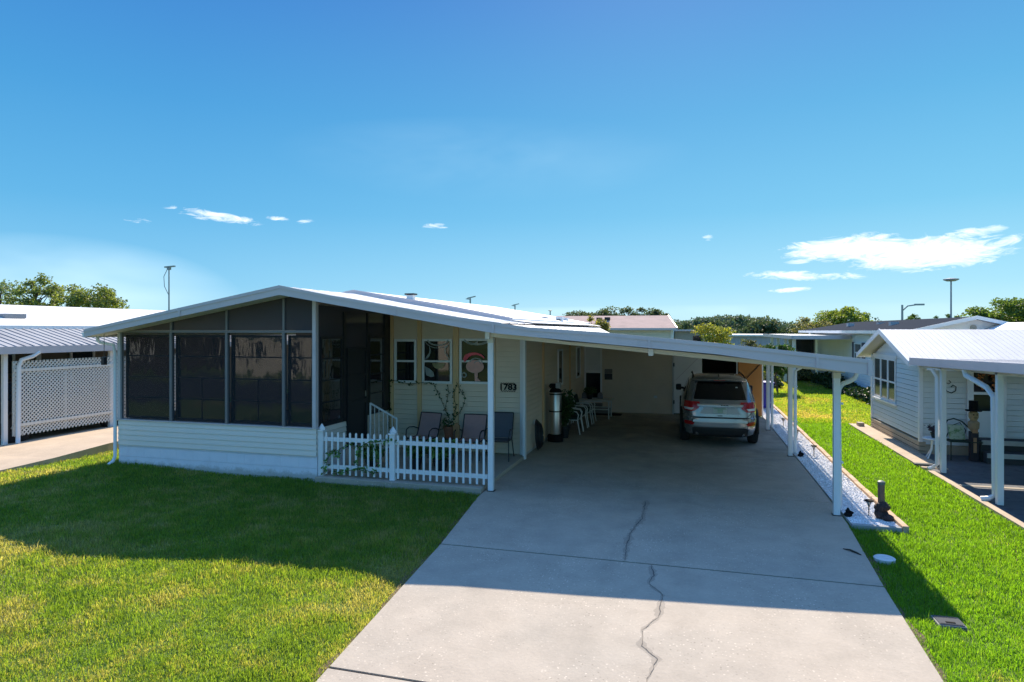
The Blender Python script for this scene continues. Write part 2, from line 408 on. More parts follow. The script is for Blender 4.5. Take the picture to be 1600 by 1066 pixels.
# cracks: jagged thin strips lying on the slab
rc = random.Random(5)
def crack(mb, pts, wd, z=.004):
    fine = []
    for (x0, y0), (x1, y1) in zip(pts, pts[1:]):
        n = max(2, int(math.hypot(x1 - x0, y1 - y0) / .05))
        for k in range(n): fine.append((x0 + (x1 - x0) * k / n + rc.uniform(-.010, .010), y0 + (y1 - y0) * k / n))
    fine.append(pts[-1]); w_ = [wd * (rc.uniform(.2, 1.0) + .8 * max(0, math.sin(i_ * .35))) for i_, _ in enumerate(fine)]; w_[0] = w_[-1] = .001
    for i in range(len(fine) - 1):
        (x0, y0), (x1, y1) = fine[i], fine[i + 1]
        mb.quad((x0 - w_[i], y0, z), (x0 + w_[i], y0, z), (x1 + w_[i + 1], y1, z), (x1 - w_[i + 1], y1, z))
mb = MB()
crack(mb, [(-.72, 10.6), (-.70, 9.65), (-.81, 8.9), (-.80, 8.3), (-.77, 7.82)], .006)
crack(mb, [(-.46, 7.78), (-.41, 7.44), (-.45, 7.2), (-.29, 6.92), (-.31, 6.37), (-.44, 6.07), (-.42, 5.76), (-.28, 5.57), (-.34, 5.18), (-.31, 4.72)], .004)
crack(mb, [(-.77, 7.82), (-.60, 7.815), (-.46, 7.78)], .003)
struct(mb, 'driveway_crack', pm('crack_dirt', (.13, .115, .10), .95, .3, 20))
mb = MB()
crack(mb, [(-.70, 10.7), (-.70, 9.65), (-.81, 8.9), (-.80, 8.3), (-.77, 7.86)], .045, .002)
crack(mb, [(-.46, 7.76), (-.41, 7.44), (-.45, 7.2), (-.29, 6.92), (-.31, 6.37), (-.44, 6.07), (-.42, 5.76), (-.28, 5.57), (-.34, 5.18)], .034, .002)
struct(mb, 'crack_stain', pm('damp_stain', (.15, .14, .13), .9, .3, 9, alpha=.16))
# porch slab beside the driveway
mb = MB(); mb.box(-6.71, -3.47, 10.42, 13.5, -.1, .075)
struct(mb, 'porch_slab', CONC, bevel=.012)
# left neighbour's pavement, higher than the lawn on its far side
mb = MB()
pr = [(-13.5, 8.2, .01), (-13.12, 9.35, .02), (-12.95, 10.4, .09), (-12.95, 11.7, .17), (-13.1, 14, .2), (-13.1, 30, .2)]
plf = [(-17, 8.2), (-17, 9.35), (-17, 10.4), (-17, 11.7), (-17, 14), (-17, 30)]
for (a, b), (c, d) in zip(zip(pr, plf), zip(pr[1:], plf[1:])):
    mb.quad((b[0], b[1], 0), a, c, (d[0], d[1], 0)); mb.quad(a, c, (c[0], c[1], -.1), (a[0], a[1], -.1))
struct(mb, 'side_pavement', CONC2)
# street and the far kerb behind the camera (seen only in the panes)
mb = MB(); mb.box(-200, 200, -9.5, .5, -.09, .004)
struct(mb, 'street', pm('asphalt', (.055, .055, .058), .9, .15, 3, bump=.004, bscale=80))

# gravel bed with its edging
GRAV_L, GRAV_R = 2.22, 2.84
mb = MB(); mb.box(GRAV_L, GRAV_R, 10.14, 32, -.05, .008)
struct(mb, 'gravel_bed', pm('gravel_base', (.66, .66, .67), .95, .35, 22, bump=.012, bscale=60))
rg = np.random.default_rng(3)
mb = MB()
n = 15000
yy = 10.17 + (rg.random(n) ** 1.7) * 15.5; xx = GRAV_L + .02 + rg.random(n) * (GRAV_R - GRAV_L - .04)
for x, y in zip(xx, yy):
    s = rg.uniform(.010, .024); a = rg.random() * 6.28; ca, sa = math.cos(a) * s, math.sin(a) * s
    z = .008; h = s * rg.uniform(.35, .7); t1, t2 = rg.uniform(-.3, .3, 2) * s
    mb.add([(x + ca, y + sa, z), (x - sa * .7, y + ca * .7, z), (x - ca, y - sa, z), (x + sa * .7, y - ca * .7, z), (x + t1, y + t2, z + h), (x + ca * .5, y + sa * .5, z + h * .9)],
           [(0, 1, 4, 5), (1, 2, 4), (2, 3, 4), (3, 0, 5, 4)])
mb.build('gravel', pm('marble_chips', (.74, .74, .76), .8, .12, 5, island=.28), kind='stuff', recalc=False)
# edging of terracotta-coloured concrete pieces
edge = thing('garden_edging', 'terracotta edging pieces with a grey front kerb along the white gravel bed', 'edging', (2.88, 10.1, 0))
EDG = pm('terracotta_edging', (.55, .36, .22), .85, .18, 3, c2=(.62, .50, .38), c2amt=.5, c2scale=4)
y = 10.05; k = 0
while y < 27:
    L = .58 if k else .5
    mb = MB(); dx = rg.uniform(-.008, .008)
    mb.box(2.84 + dx, 2.925 + dx, y + .008, y + L - .008, -.05, .055 + rg.uniform(-.008, .008))
    mb.build('edging_piece', EDG, edge, bevel=.012); y += L; k += 1
mb = MB(); mb.box(2.2, 2.83, 10.045, 10.125, -.05, .035)
mb.build('front_kerb', pm('grey_kerb', (.34, .34, .34), .9, .12, 4), edge, bevel=.01)

# round white cleanout cover and the meter-box lid in the right lawn
mb = MB(); mb.lathe((2.27, 8.74, 0), [(.115, -.03), (.12, .015), (.105, .025), (.07, .027), (.06, .023), (.02, .025)], 28)
o = mb.build('cleanout_cover', pm('chalky_white', (.62, .64, .66), .7, .12, 9), smooth=True)
o['label'] = 'round white utility cover flush in the shaded grass right of the driveway'; o['category'] = 'cover'
mt = thing('meter_box', 'grey rectangular utility box lid in the lawn by the tip of the roof shadow', 'utility box', (2.42, 7.05, 0))
mb = MB(); mb.box(2.26, 2.50, 6.94, 7.16, -.05, .000); mb.build('frame', pm('grey_plastic', (.16, .165, .17), .7, .12, 5), mt, bevel=.01)
mb = MB(); mb.box(2.275, 2.485, 6.955, 7.145, .001, .006)
mb.box(2.29, 2.47, 6.965, 6.975, .0065, .009); mb.box(2.29, 2.47, 7.12, 7.13, .0065, .009)
mb.build('lid', pm('grey_plastic_lid', (.06, .065, .07), .9, .12, 5), mt)
mb = MB(); mb.bar((2.34, 7.0, .009), (2.42, 7.0, .009), .025, .005); mb.build('handle', BLACKP, mt)
# bare soil along the slab edges
mb = MB()
for f_, s_ in ((dl, -1), (dr, 1)):
    yy_ = np.arange(2.0, 10.05, .18)
    for a, b in zip(yy_, yy_[1:]):
        w0, w1_ = .045 + .03 * math.sin(a * 3.1) + .02 * math.sin(a * 9.7), .045 + .03 * math.sin(b * 3.1) + .02 * math.sin(b * 9.7)
        mb.quad((f_(a) + s_ * .001, a, -.018), (f_(b) + s_ * .001, b, -.018), (f_(b) + s_ * w1_, b, float(mound(f_(b) + s_ * w1_, b)) - .015), (f_(a) + s_ * w0, a, float(mound(f_(a) + s_ * w0, a)) - .015))
struct(mb, 'soil_edge', pm('bare_soil', (.13, .09, .05), .95, .3, 14, bump=.01, bscale=50))
# small twig on the concrete
mb = MB(); mb.tube([(1.86, 8.98, .01), (1.93, 8.93, .018), (1.99, 8.86, .012), (2.03, 8.8, .008)], [.005, .012, .012, .004], 6)
o = mb.build('fallen_twig', pm('twig_bark', (.05, .04, .03), .9, .2, 20)); o['label'] = 'small dark twig lying on the shaded concrete near the driveway edge'; o['category'] = 'twig'
# ------------------------------------------------------------------ the home
PROF = [(-11.56, 2.79), (-7.09, 3.58), (-6.02, 3.38), (-4.41, 3.11), (-3.62, 2.98), (-3.13, 2.92), (-2.56, 2.83), (-1.26, 2.74), (.36, 2.59), (2.42, 2.37)]
BOT = [(-11.56, 2.65), (-7.09, 3.42), (-3.13, 2.745), (-1.26, 2.575), (.36, 2.435), (2.42, 2.16)]
KF = 10.05 / 9.9
PROF = [(x * KF, (z - H) * KF + H) for x, z in PROF]; BOT = [(x * KF, (z - H) * KF + H) for x, z in BOT]
XT, XRG, XR2 = PROF[0][0], PROF[1][0], 2.42
def zt(x): return lerp(PROF, x)
def zbt(x): return lerp(BOT, x)
YF = 10.05       # front edge of the roof
YW = 10.5      # screen room front wall
YR = 13.5      # recessed wall
K = YR / 13.3
XL, XS, XC = -11.35, -6.72, -3.54
YB = 21.8      # back wall of the carport
home = thing('mobile_home', 'cream mobile home with dark screened porch, white skirting and low white gabled roof', 'house', (-7, 12, 0))
# roof over the porch: top sheet, soffit, fascia
mb = MB()
def strip(mb, pts, f, y0, y1):
    for a, b in zip(pts, pts[1:]): mb.quad((a, y0, f(a)), (b, y0, f(b)), (b, y1, f(b)), (a, y1, f(a)))
px = [p[0] for p in PROF if p[0] <= -3.15][:-1] + [-3.13]
strip(mb, px, lambda x: zt(x) - .004, YF + .02, 13.0)
strip(mb, [XT, XRG, -3.1], lambda x: zbt(x) + .008, YF + .031, YW - .0)
strip(mb, px, lambda x: zt(x) - .05, YW, 13.0)
strip(mb, [XT, XRG, -3.13], lambda x: zt(x) - .0, 12.98, 23.2)
strip(mb, [XT, XRG, -3.13], lambda x: zt(x) - .06, 13.0, 23.2)
mb.quad((XT, YF, 2.785), (XT, 23.2, 2.785), (XT, 23.2, 2.66), (XT, YF, 2.66))
roof = mb.build('roof', ROOFW, home, recalc=False)
# standing ribs of the pan roof, and the ridge cap
mb = MB()
for i in range(5):
    y = 10.5 + i * .55
    for a, b in zip(px, px[1:]): mb.bar((a, y, zt(a) + .001), (b, y, zt(b) + .001), .035, .008)
mb.build('roof_rib', ROOFW, roof)
# raised main roof behind
def zr(x): return lerp([(-11.7, 2.9), (-7.3, 3.68), (-5.04, 3.31), (-3.35, 2.99), (-3.3, 2.98)], x)
mb = MB(); rx = [-11.7, -7.3, -5.04, -3.6]
for y0, y1 in ((12.9, 23.5),):
    strip(mb, rx, zr, y0, y1); strip(mb, rx, lambda x: zr(x) - .09, y0, y1)
    for a, b in zip(rx, rx[1:]):
        mb.quad((a, y0, zr(a)), (b, y0, zr(b)), (b, y0, zr(b) - .09), (a, y0, zr(a) - .09)); mb.quad((a, y1, zr(a)), (b, y1, zr(b)), (b, y1, zr(b) - .09), (a, y1, zr(a) - .09))
mb.quad((-3.6, 12.9, zr(-3.6)), (-3.6, 23.5, zr(-3.6)), (-3.6, 23.5, zr(-3.6) - .09), (-3.6, 12.9, zr(-3.6) - .09))
mroof = mb.build('main_roof', ROOFW, home, recalc=False)
mb = MB()
for a, b in zip(rx, rx[1:]): mb.prism([(a, 12.86, zr(a) + .012), (b, 12.86, zr(b) + .012), (b, 12.86, zr(b) - .10), (a, 12.86, zr(a) - .10)], (0, .035, 0))
mb.build('roof_edge', FASC, mroof)
# little roof vents
mb = MB(); mb.box(-6.23, -6.07, 13.35, 13.5, 3.35, 3.58)
v = mb.build('roof_vent', WHITE, home); mb = MB(); mb.box(-6.26, -6.04, 13.32, 13.53, 3.585, 3.62); mb.build('vent_cap', DARKM, v)
for X, Y in ((-4.08, 18), (-3.75, 18.6), (-3.9, 20.2)):
    mb = MB(); mb.box(X - .1, X + .1, Y - .1, Y + .1, 2.95, 3.12 + .02); v = mb.build('roof_vent', WHITE, home)
    mb = MB(); mb.box(X - .13, X + .13, Y - .13, Y + .13, 3.145, 3.17); mb.build('vent_cap', WHITE, v)
    mb = MB(); mb.box(X - .06, X + .06, Y - .108, Y - .102, 3.02, 3.10); mb.build('vent_grille', DARKM, v)
# fascia along the front of the roof, two faces (a step in the profile)
mb = MB()
for a, b in zip(px, px[1:]):
    mb.prism([(a, YF, zt(a) + .006), (b, YF, zt(b) + .006), (b, YF, zbt(b)), (a, YF, zbt(a))], (0, .03, 0))
    mb.prism([(a, YF - .012, zt(a) + .012), (b, YF - .012, zt(b) + .012), (b, YF - .012, zt(b) - .045), (a, YF - .012, zt(a) - .045)], (0, .0118, 0))
fo_ = mb.build('fascia', FASC, home)
for x in (-9.4, -4.9):
    s_ = MB(); s_.box(x - .02, x + .02, YF - .016, YF - .0122, zbt(x) - .0, zt(x) + .012); s_.build('seam', FASC, fo_)
# left gutter and its downspout
mb = MB(); mb.prism([(XT - .1, YF + .03, 2.74), (XT - .005, YF + .03, 2.74), (XT - .005, YF + .03, 2.64), (XT - .06, YF + .03, 2.64)], (0, 12.5, 0)); gt = mb.build('gutter', WHITE, home)
mb = MB(); mb.tube([(-11.78, 10.40, 2.64), (-11.78, 10.40, 2.57), (-11.72, 10.41, 2.53), (-11.42, 10.44, 2.49), (-11.405, 10.47, 2.3), (-11.405, 10.47, .2), (-11.405, 10.42, .1), (-11.405, 10.30, .05)], .033, 8)
mb.build('downspout', WHITE, gt, smooth=True)
mb = MB(); mb.tube([(-11.50, 10.3, 2.70), (-11.50, 10.3, 2.24)], .006, 5); mb.box(-11.535, -11.465, 10.26, 10.34, 2.08, 2.24)
o = mb.build('hanging_lantern', DARKM); o['label'] = 'small dark lantern hanging under the left eave of the cream home'; o['category'] = 'lantern'
# block skirting, lap siding under the screens
mb = MB(); mb.box(XL, XS, YW + .01, YW + .12, -.1, .43); mb.box(XL, XL + .1, YW + .12, 22.8, -.1, .43); mb.box(XS - .1, XS, YW + .12, YR, -.1, .43)
mb.build('skirting', SKIRT, home)
mb = MB(); siding(mb, (XL, YW), (XS, YW), .43, .945, (0, -1), .103); siding(mb, (XS, YW), (XS, 11.55), .43, .945, (1, 0), .103); siding(mb, (XS, 12.42), (XS, YR), .1, .945, (1, 0), .103)
siding(mb, (XL, 22.8), (XL, YW), .43, .945, (-1, 0), .103)
mb.quad((XL, YW, .43), (XS, YW, .43), (XS, YW, .945), (XL, YW, .945))
mb.build('lower_siding', SIDE2, home, recalc=False)
mb = MB(); mb.box(XL - .02, XS + .02, YW - .03, YW + .08, .945, .965); mb.build('sill', FASC, home)
mb = MB(); mb.box(XL + .02, XS - .02, YW + .13, 16.6, .40, .46); mb.build('porch_floor', pm('porch_carpet', (.07, .06, .05), .95, .2, 8), home)
# porch interior back wall with a window, faint behind the screens
mb = MB(); mb.box(XL + .02, XS - .02, 16.6, 16.7, .46, 3.0); mb.build('inner_wall', pm('inner_wall_panel', (.20, .17, .15), .8, .1, 2), home)
# screen room framing
ms = MB(); px_m = [-10.02, -8.70, -7.42]
for x in px_m:
    ms.box(x - .028, x + .028, YW - .025, YW + .045, .965, 2.735)
    ms.box(x - .022, x + .022, YW - .020, YW + .040, 2.785, zt(x) - .06)
ms.box(XL + .075, XS - .075, YW - .028, YW + .048, 2.737, 2.783)
ms.build('screen_frame', pm('bronze_grey_frame', (.17, .17, .18), .45, .1, 3), home)
for x in px_m[1:]:
    pass
mb = MB(); mb.box(XS - .075, XS, YW - .03, YW + .06, .967, 3.45); mb.build('corner_post', FASC, home)
mb = MB(); mb.box(XL, XL + .075, YW - .03, YW + .06, .967, 2.80); mb.build('corner_post', FASC, home)
# gable screen and the screen mesh
SCR = pm('insect_screen', (.018, .018, .024), .8, .1, 3, alpha=.52)
SCRG = pm('gable_screen', (.042, .042, .054), .75, .12, 2, alpha=.93)
mb = MB()
xs_ = [XL + .05, -10.02, -8.70, -7.42, -7.09, XS - .07]
for a, b in zip(xs_, xs_[1:]): mb.quad((a, YW + .01, 2.785), (b, YW + .01, 2.785), (b, YW + .01, zt(b) - .055), (a, YW + .01, max(2.786, zt(a) - .055)))
mb.build('gable_panel', SCRG, home, recalc=False)
xp = [XL + .075] + px_m + [XS - .075]
# vinyl panes with wavy sheets behind the mesh
def wavy(name, c, rough, dist, scale, ior=1.5):
    m = bpy.data.materials.new(name); m.use_nodes = True; t = m.node_tree; t.nodes.clear(); g = NT(t)
    co = g.n('ShaderNodeTexCoord').outputs['Object']
    mp = g.n('ShaderNodeMapping'); mp.inputs['Scale'].default_value = (1.0, 1.0, .35); t.links.new(co, mp.inputs[0])
    b = g.n('ShaderNodeBsdfPrincipled'); b.inputs['Base Color'].default_value = (*c, 1); b.inputs['Roughness'].default_value = rough
    b.inputs['Specular IOR Level'].default_value = .6; b.inputs['IOR'].default_value = ior
    bn = g.n('ShaderNodeBump'); bn.inputs['Distance'].default_value = dist; t.links.new(g.noise(mp.outputs[0], scale, 3, .5, .3), bn.inputs['Height'])
    t.links.new(bn.outputs[0], b.inputs['Normal'])
    o = g.n('ShaderNodeOutputMaterial'); t.links.new(b.outputs[0], o.inputs[0]); return m
VIN = wavy('vinyl_pane', (.010, .009, .013), .05, .010, 2.6, 1.95)
for i, (a, b) in enumerate(zip(xp, xp[1:])):
    f = MB(); x0, x1 = a + .035, b - .035; z0, z1 = .985, 2.69
    f.frame_xz(x0, x1, z0, z1, YW + .075, YW + .10, .045)
    for k in (1, 2, 3):
        z = z0 + (z1 - z0) * k / 4; f.box(x0 + .045, x1 - .045, YW + .078, YW + .097, z - .012, z + .012)
    if i > 0 and i < 3: f.box((x0 + x1) / 2 - .006, (x0 + x1) / 2 + .006, YW + .079, YW + .096, z0 + .045, z0 + (z1 - z0) / 2 - .013)
    fr = f.build('vinyl_window', DARKM, home)
    ta_, tb_ = ((-.010, .004), (.006, -.008), (.000, .003), (-.004, .000))[i]
    p = MB(); p.quad((x0 + .02, YW + .09 + ta_, z0 + .02), (x1 - .02, YW + .09 - ta_, z0 + .02), (x1 - .02, YW + .09 - ta_ + tb_, z1 - .02), (x0 + .02, YW + .09 + ta_ + tb_, z1 - .02)); p.build('pane', VIN, fr)
    s_ = MB(); s_.quad((a, YW + .012, .966), (b, YW + .012, .966), (b, YW + .012, 2.736), (a, YW + .012, 2.736)); s_.build('screen', SCR, home)
# side of the screen room towards the porch: screen, window, door, window
mb = MB(); mb.quad((XS - .01, YW + .06, .95), (XS - .01, YR, .95), (XS - .01, YR, 3.26), (XS - .01, YW + .06, 3.26)); mb.quad((XS - .01, 11.56, .4), (XS - .01, 12.40, .4), (XS - .01, 12.40, .95), (XS - .01, 11.56, .95))
mb.build('side_screen', SCRG, home, recalc=False)
for a, b in ((10.62, 11.42), (12.5, 13.22)):
    f = MB(); f.frame_yz(a, b, .99, 2.66, XS - .005, XS + .02, .045)
    for k in (1, 2, 3): z = .99 + 1.67 * k / 4; f.box(XS - .005, XS + .018, a + .045, b - .045, z - .012, z + .012)
    fr = f.build('vinyl_window', DARKM, home)
    p = MB(); p.quad((XS - .002, a + .03, 1.0), (XS - .002, b - .03, 1.0), (XS - .002, b - .03, 2.65), (XS - .002, a + .03, 2.65)); p.build('pane', VIN, fr)
f = MB(); f.frame_yz(11.57, 12.39, .42, 2.42, XS + .0, XS + .035, .07); f.box(XS, XS + .032, 11.64, 12.32, 1.25, 1.33); f.box(XS, XS + .032, 11.64, 12.32, 1.83, 1.87)
dr_ = f.build('screen_door', DARKM, home)
p = MB(); p.quad((XS + .012, 11.6, .45), (XS + .012, 12.36, .45), (XS + .012, 12.36, 2.4), (XS + .012, 11.6, 2.4)); p.build('door_screen', pm('door_screen', (.02, .02, .024), .5, .1, 3), dr_, recalc=False)
p = MB(); p.bar((XS + .05, 12.27, 1.38), (XS + .05, 12.27, 1.5), .02, .02); p.build('handle', pm('nickel', (.5, .5, .5), .3, .05, 3, metal=1), dr_)
mb = MB(); mb.box(XS - .05, XS + .02, 13.235, YR - .02, .96, 3.2); mb.box(XS - .03, XS + .012, 11.45, 11.55, .96, 3.15); mb.box(XS - .03, XS + .012, 12.42, 12.48, .96, 3.15)
mb.build('side_post', DARKM, home)
# recessed front wall
def wtop(u): x = XS + (XC - XS) * u; return zt(x) - .06
mb = MB(); siding(mb, (XS, YR), (XC, YR), .075, 3.5, (0, -1), .112, top=wtop)
mb.build('front_siding', SIDE, home, recalc=False)
mb = MB()
for x0, x1 in ((-6.68, -6.61), (-6.01, -5.91), (-5.14, -5.01), (-4.25, -4.16)):
    mb.box(x0, x1, YR - .045, YR - .018, .08, zt((x0 + x1) / 2) - .07)
mb.build('wall_batten', TRIM, home)
mb = MB(); mb.box(XC - .05, XC + .04, YR - .035, YR + .06, .02, zt(XC) - .05); mb.build('corner_board', WHITE, home)
DEC = {}
def house_window(x0, x1, z0, z1, y, kind=0):
    f = MB(); f.frame_xz(x0, x1, z0, z1, y - .055, y - .016, .055)
    zm = (z0 + z1) / 2; f.box(x0 + .055, x1 - .055, y - .05, y - .018, zm - .025, zm + .02)
    fr = f.build('window', WHITE2, home, bevel=.004)
    for za, zb, dy in ((z0 + .055, zm - .025, .030), (zm + .02, z1 - .055, .024)):
        p = MB(); p.quad((x0 + .055, y - dy, za), (x1 - .055, y - dy, za), (x1 - .055, y - dy, zb), (x0 + .055, y - dy, zb)); p.build('pane', WIN, fr)
    return fr
WIN = wavy('window_pane', (.010, .014, .018), .04, .0010, 3, 1.45)
w1 = house_window(-6.58, -6.03, 1.58, 2.58, YR); w2 = house_window(-5.89, -5.16, 1.58, 2.59, YR); w3 = house_window(-4.99, -4.27, 1.59, 2.60, YR)
# painted glass ornaments in the two right windows: curved ribbons and ovals of thin sheet
SW = pm('ornament_white', (.46, .52, .53), .3, .25, 9, alpha=.6); SY = pm('ornament_yellow', (.42, .36, .18), .3, .2, 9, alpha=.7)
SR = pm('ornament_red', (.85, .06, .11), .35, .08, 4); SP = pm('ornament_pink', (.78, .40, .36), .3, .18, 9, alpha=.85)
def ribbon(mb, pts, wd, y):
    pts = [(x * K, (z - 2.8) * K + 2.8) for x, z in pts]
    for i in range(len(pts) - 1):
        (x0, z0), (x1, z1) = pts[i], pts[i + 1]; w0 = wd[i] if isinstance(wd, list) else wd; w1_ = wd[i + 1] if isinstance(wd, list) else wd
        d = Vector((x1 - x0, 0, z1 - z0)).normalized(); nrm = Vector((-d.z, 0, d.x))
        mb.quad(Vector((x0, y, z0)) + nrm * w0, Vector((x1, y, z1)) + nrm * w1_, Vector((x1, y, z1)) - nrm * w1_, Vector((x0, y, z0)) - nrm * w0)
def oval(mb, cx, cz, rx_, rz_, y, a0=0, a1=360, n=28):
    cx *= K; cz = (cz - 2.8) * K + 2.8
    mb.add([(cx, y, cz)] + [(cx + rx_ * math.cos(R(a0 + (a1 - a0) * k / n)), y, cz + rz_ * math.sin(R(a0 + (a1 - a0) * k / n))) for k in range(n + 1)], [(0, k + 1, k + 2) for k in range(n)])
def curve(cx, cz, rx_, rz_, a0, a1, n=16): return [(cx + rx_ * math.cos(R(a0 + (a1 - a0) * k / n)), cz + rz_ * math.sin(R(a0 + (a1 - a0) * k / n))) for k in range(n + 1)]
yd = YR - .060
mb = MB(); ribbon(mb, curve(-5.42, 2.58, .24, .13, 185, 355), .018, yd); ribbon(mb, curve(-5.42, 2.56, .30, .17, 190, 350), .008, yd + .001)
ribbon(mb, [(-5.62, 2.42), (-5.60, 2.34), (-5.61, 2.26), (-5.66, 2.19), (-5.72, 2.14)], [.006, .016, .02, .03, .01], yd)
ribbon(mb, curve(-5.18, 2.33, .07, .10, 90, 270), .016, yd); ribbon(mb, [(-5.22, 2.24), (-5.17, 2.18), (-5.14, 2.12)], .012, yd)
mb.add([(x * K, y, (z - 2.8) * K + 2.8) for x, y, z in [(-5.73, yd, 1.98), (-5.62, yd, 1.93), (-5.53, yd, 1.86), (-5.50, yd, 1.76), (-5.58, yd, 1.74), (-5.70, yd, 1.78)]], [(0, 1, 2, 3, 4, 5)])
mb.build('glass_ornament', SW, w2, recalc=False)
mb = MB(); oval(mb, -5.40, 2.055, .15, .135, yd - .001, 180, 360); mb.build('glass_ornament', SY, w2, recalc=False)
mb = MB(); ribbon(mb, curve(-4.50, 2.60, .30, .12, 190, 350), .022, yd); ribbon(mb, curve(-4.78, 2.56, .3, .10, 300, 350), .015, yd + .001)
ribbon(mb, curve(-4.80, 1.80, .05, .05, 0, 360), .014, yd); mb.build('glass_ornament', SW, w3, recalc=False)
mb = MB(); oval(mb, -4.55, 1.99, .21, .145, yd - .001); mb.add([(x * K, y, (z - 2.8) * K + 2.8) for x, y, z in [(-4.56, yd - .001, 1.86), (-4.48, yd - .001, 1.86), (-4.49, yd - .001, 1.74), (-4.42, yd - .001, 1.68), (-4.55, yd - .001, 1.66)]], [(0, 1, 2, 3, 4)]); mb.build('glass_ornament', SP, w3, recalc=False)
mb = MB(); ribbon(mb, curve(-4.55, 2.12, .23, .15, 190, 20, 20), [.02, .03, .04, .045, .05, .05, .045, .04, .04, .035, .03, .03, .03, .025, .025, .02, .02, .018, .015, .012, .01], yd - .003)
mb.build('glass_ornament', SR, w3, recalc=False)
mb = MB(); ribbon(mb, curve(-4.52, 2.07, .14, .10, 170, 10), .014, yd - .005); ribbon(mb, curve(-4.49, 2.05, .07, .06, 170, 0), .010, yd - .005); mb.build('glass_ornament', SW, w3, recalc=False)
# side wall of the home, under the carport
mb = MB(); siding(mb, (XC, YR), (XC, YB), .06, 2.83, (1, 0), .112)
mb.build('side_siding', SIDE, home, recalc=False)
mb = MB()
for y in (15.35, 18.95): mb.box(XC + .016, XC + .045, y, y + .12, .05, 2.83)
mb.build('wall_batten', TRIM, home)
for a, b in ((17.2, 17.85), (20.1, 20.8)):
    f = MB(); f.frame_yz(a, b, 1.25, 2.25, XC + .016, XC + .05, .05); fr = f.build('window', WHITE2, home)
    p = MB(); p.quad((XC + .03, a + .03, 1.28), (XC + .03, b - .03, 1.28), (XC + .03, b - .03, 2.2), (XC + .03, a + .03, 2.2)); p.build('pane', GLASS, fr)
mb = MB(); mb.box(XC - .05, XC, YR, YB, -.05, .06); mb.build('wall_base', SKIRT, home)
# back wall of the carport with storm door, opening and double doors
mb = MB(); siding(mb, (XC, YB), (-.60, YB), .0, 2.75, (0, -1), .112, top=lambda u: lerp([(0, 2.7), (1, 2.12)], u)); siding(mb, (-.60, YB), (2.21, YB), 1.96, 2.2, (0, -1), .112, top=lambda u: lerp([(0, 2.12), (1, 1.99)], u))
mb.build('rear_siding', SIDE, home, recalc=False)
mb = MB(); mb.box(XC - .1, -.6, YB + .03, YB + .12, -.1, 2.1); mb.box(XC - .14, XC - .05, YR + .05, YB, -.1, 2.7); mb.build('light_block', SIDE, home)  # hidden boxes added behind the siding to stop sunlight leaking through
f = MB(); f.frame_xz(-3.52, -2.92, .32, 2.22, YB - .05, YB - .016, .055); f.box(-3.465, -2.975, YB - .045, YB - .018, 1.32, 1.40)
sdv = f.build('storm_door', WHITE2, home)
p = MB(); p.quad((-3.465, YB - .03, .37), (-2.975, YB - .03, .37), (-2.975, YB - .03, 1.32), (-3.465, YB - .03, 1.32)); p.build('lower_glass', GLASS, sdv)
p = MB(); p.quad((-3.465, YB - .03, 1.4), (-2.975, YB - .03, 1.4), (-2.975, YB - .03, 2.17), (-3.465, YB - .03, 2.17)); p.build('upper_panel', pm('frosted_panel', (.66, .67, .68), .3, .05, 3), sdv)
mb = MB(); mb.box(-3.0 + .17, -2.57, YB - .03, YB - .016, 1.10, 1.30); mb.build('notice_board', DARKM, home); mb = MB(); mb.box(-2.83, -2.57, YB - .03, YB - .016, 1.305, 1.46); mb.build('notice_card', pm('grey_card', (.22, .20, .18), .8, .1, 5), home)
mb = MB(); mb.box(-1.2, -1.09, YB - .03, YB - .016, .52, .60); mb.build('power_outlet', WHITE2, home)
mb = MB(); mb.box(-3.52, -2.6, YB - .55, YB - .06, 0, .16); mb.box(-3.52, -2.9, YB - .3, YB - .061, .161, .30); mb.build('doorstep', pm('grey_step', (.2, .2, .2), .8, .1, 4), home)
# the shed opening: frame, dark room, leaf folded open either side
for x_ in (-.6, .30, 1.40, 2.17):
    mb = MB(); mb.box(x_, x_ + .04, YB - .015, YB + .05, 0, 1.95); mb.build('door_frame', WHITE, home)
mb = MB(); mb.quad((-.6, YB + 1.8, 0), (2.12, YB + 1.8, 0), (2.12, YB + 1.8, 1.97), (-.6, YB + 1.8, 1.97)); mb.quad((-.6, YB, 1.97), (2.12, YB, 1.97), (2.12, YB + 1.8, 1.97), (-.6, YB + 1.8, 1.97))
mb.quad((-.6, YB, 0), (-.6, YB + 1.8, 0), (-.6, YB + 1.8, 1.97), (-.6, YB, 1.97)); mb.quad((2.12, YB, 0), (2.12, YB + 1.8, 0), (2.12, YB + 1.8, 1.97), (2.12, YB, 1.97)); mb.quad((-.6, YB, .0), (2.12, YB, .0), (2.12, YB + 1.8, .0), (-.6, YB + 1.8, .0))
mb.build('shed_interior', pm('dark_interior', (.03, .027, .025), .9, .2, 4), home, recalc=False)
d = MB(); d.box(-.555, .30, YB - .06, YB - .022, .04, 1.93); dd = d.build('shed_door', WHITE2, home)
d = MB(); d.bar((-.48, YB - .066, 1.15), (.2, YB - .066, 1.85), .02, .012); d.build('brace', FASC, dd)
d = MB(); d.box(-.57, -.53, YB - .075, YB - .062, 1.58, 1.70); d.box(-.57, -.53, YB - .075, YB - .062, .35, .47); d.build('hinge', DARKM, dd)
WOODP = pm('plywood', (.52, .22, .055), .7, .14, 3, c2=(.42, .17, .045), c2amt=.4, c2scale=2, stretch=(1, 1, .25))
d = MB(); d.box(1.46, 2.165, YB - .06, YB - .022, .04, 1.93); dd = d.build('shed_door', WOODP, home, label='orange plywood shed door leaf')
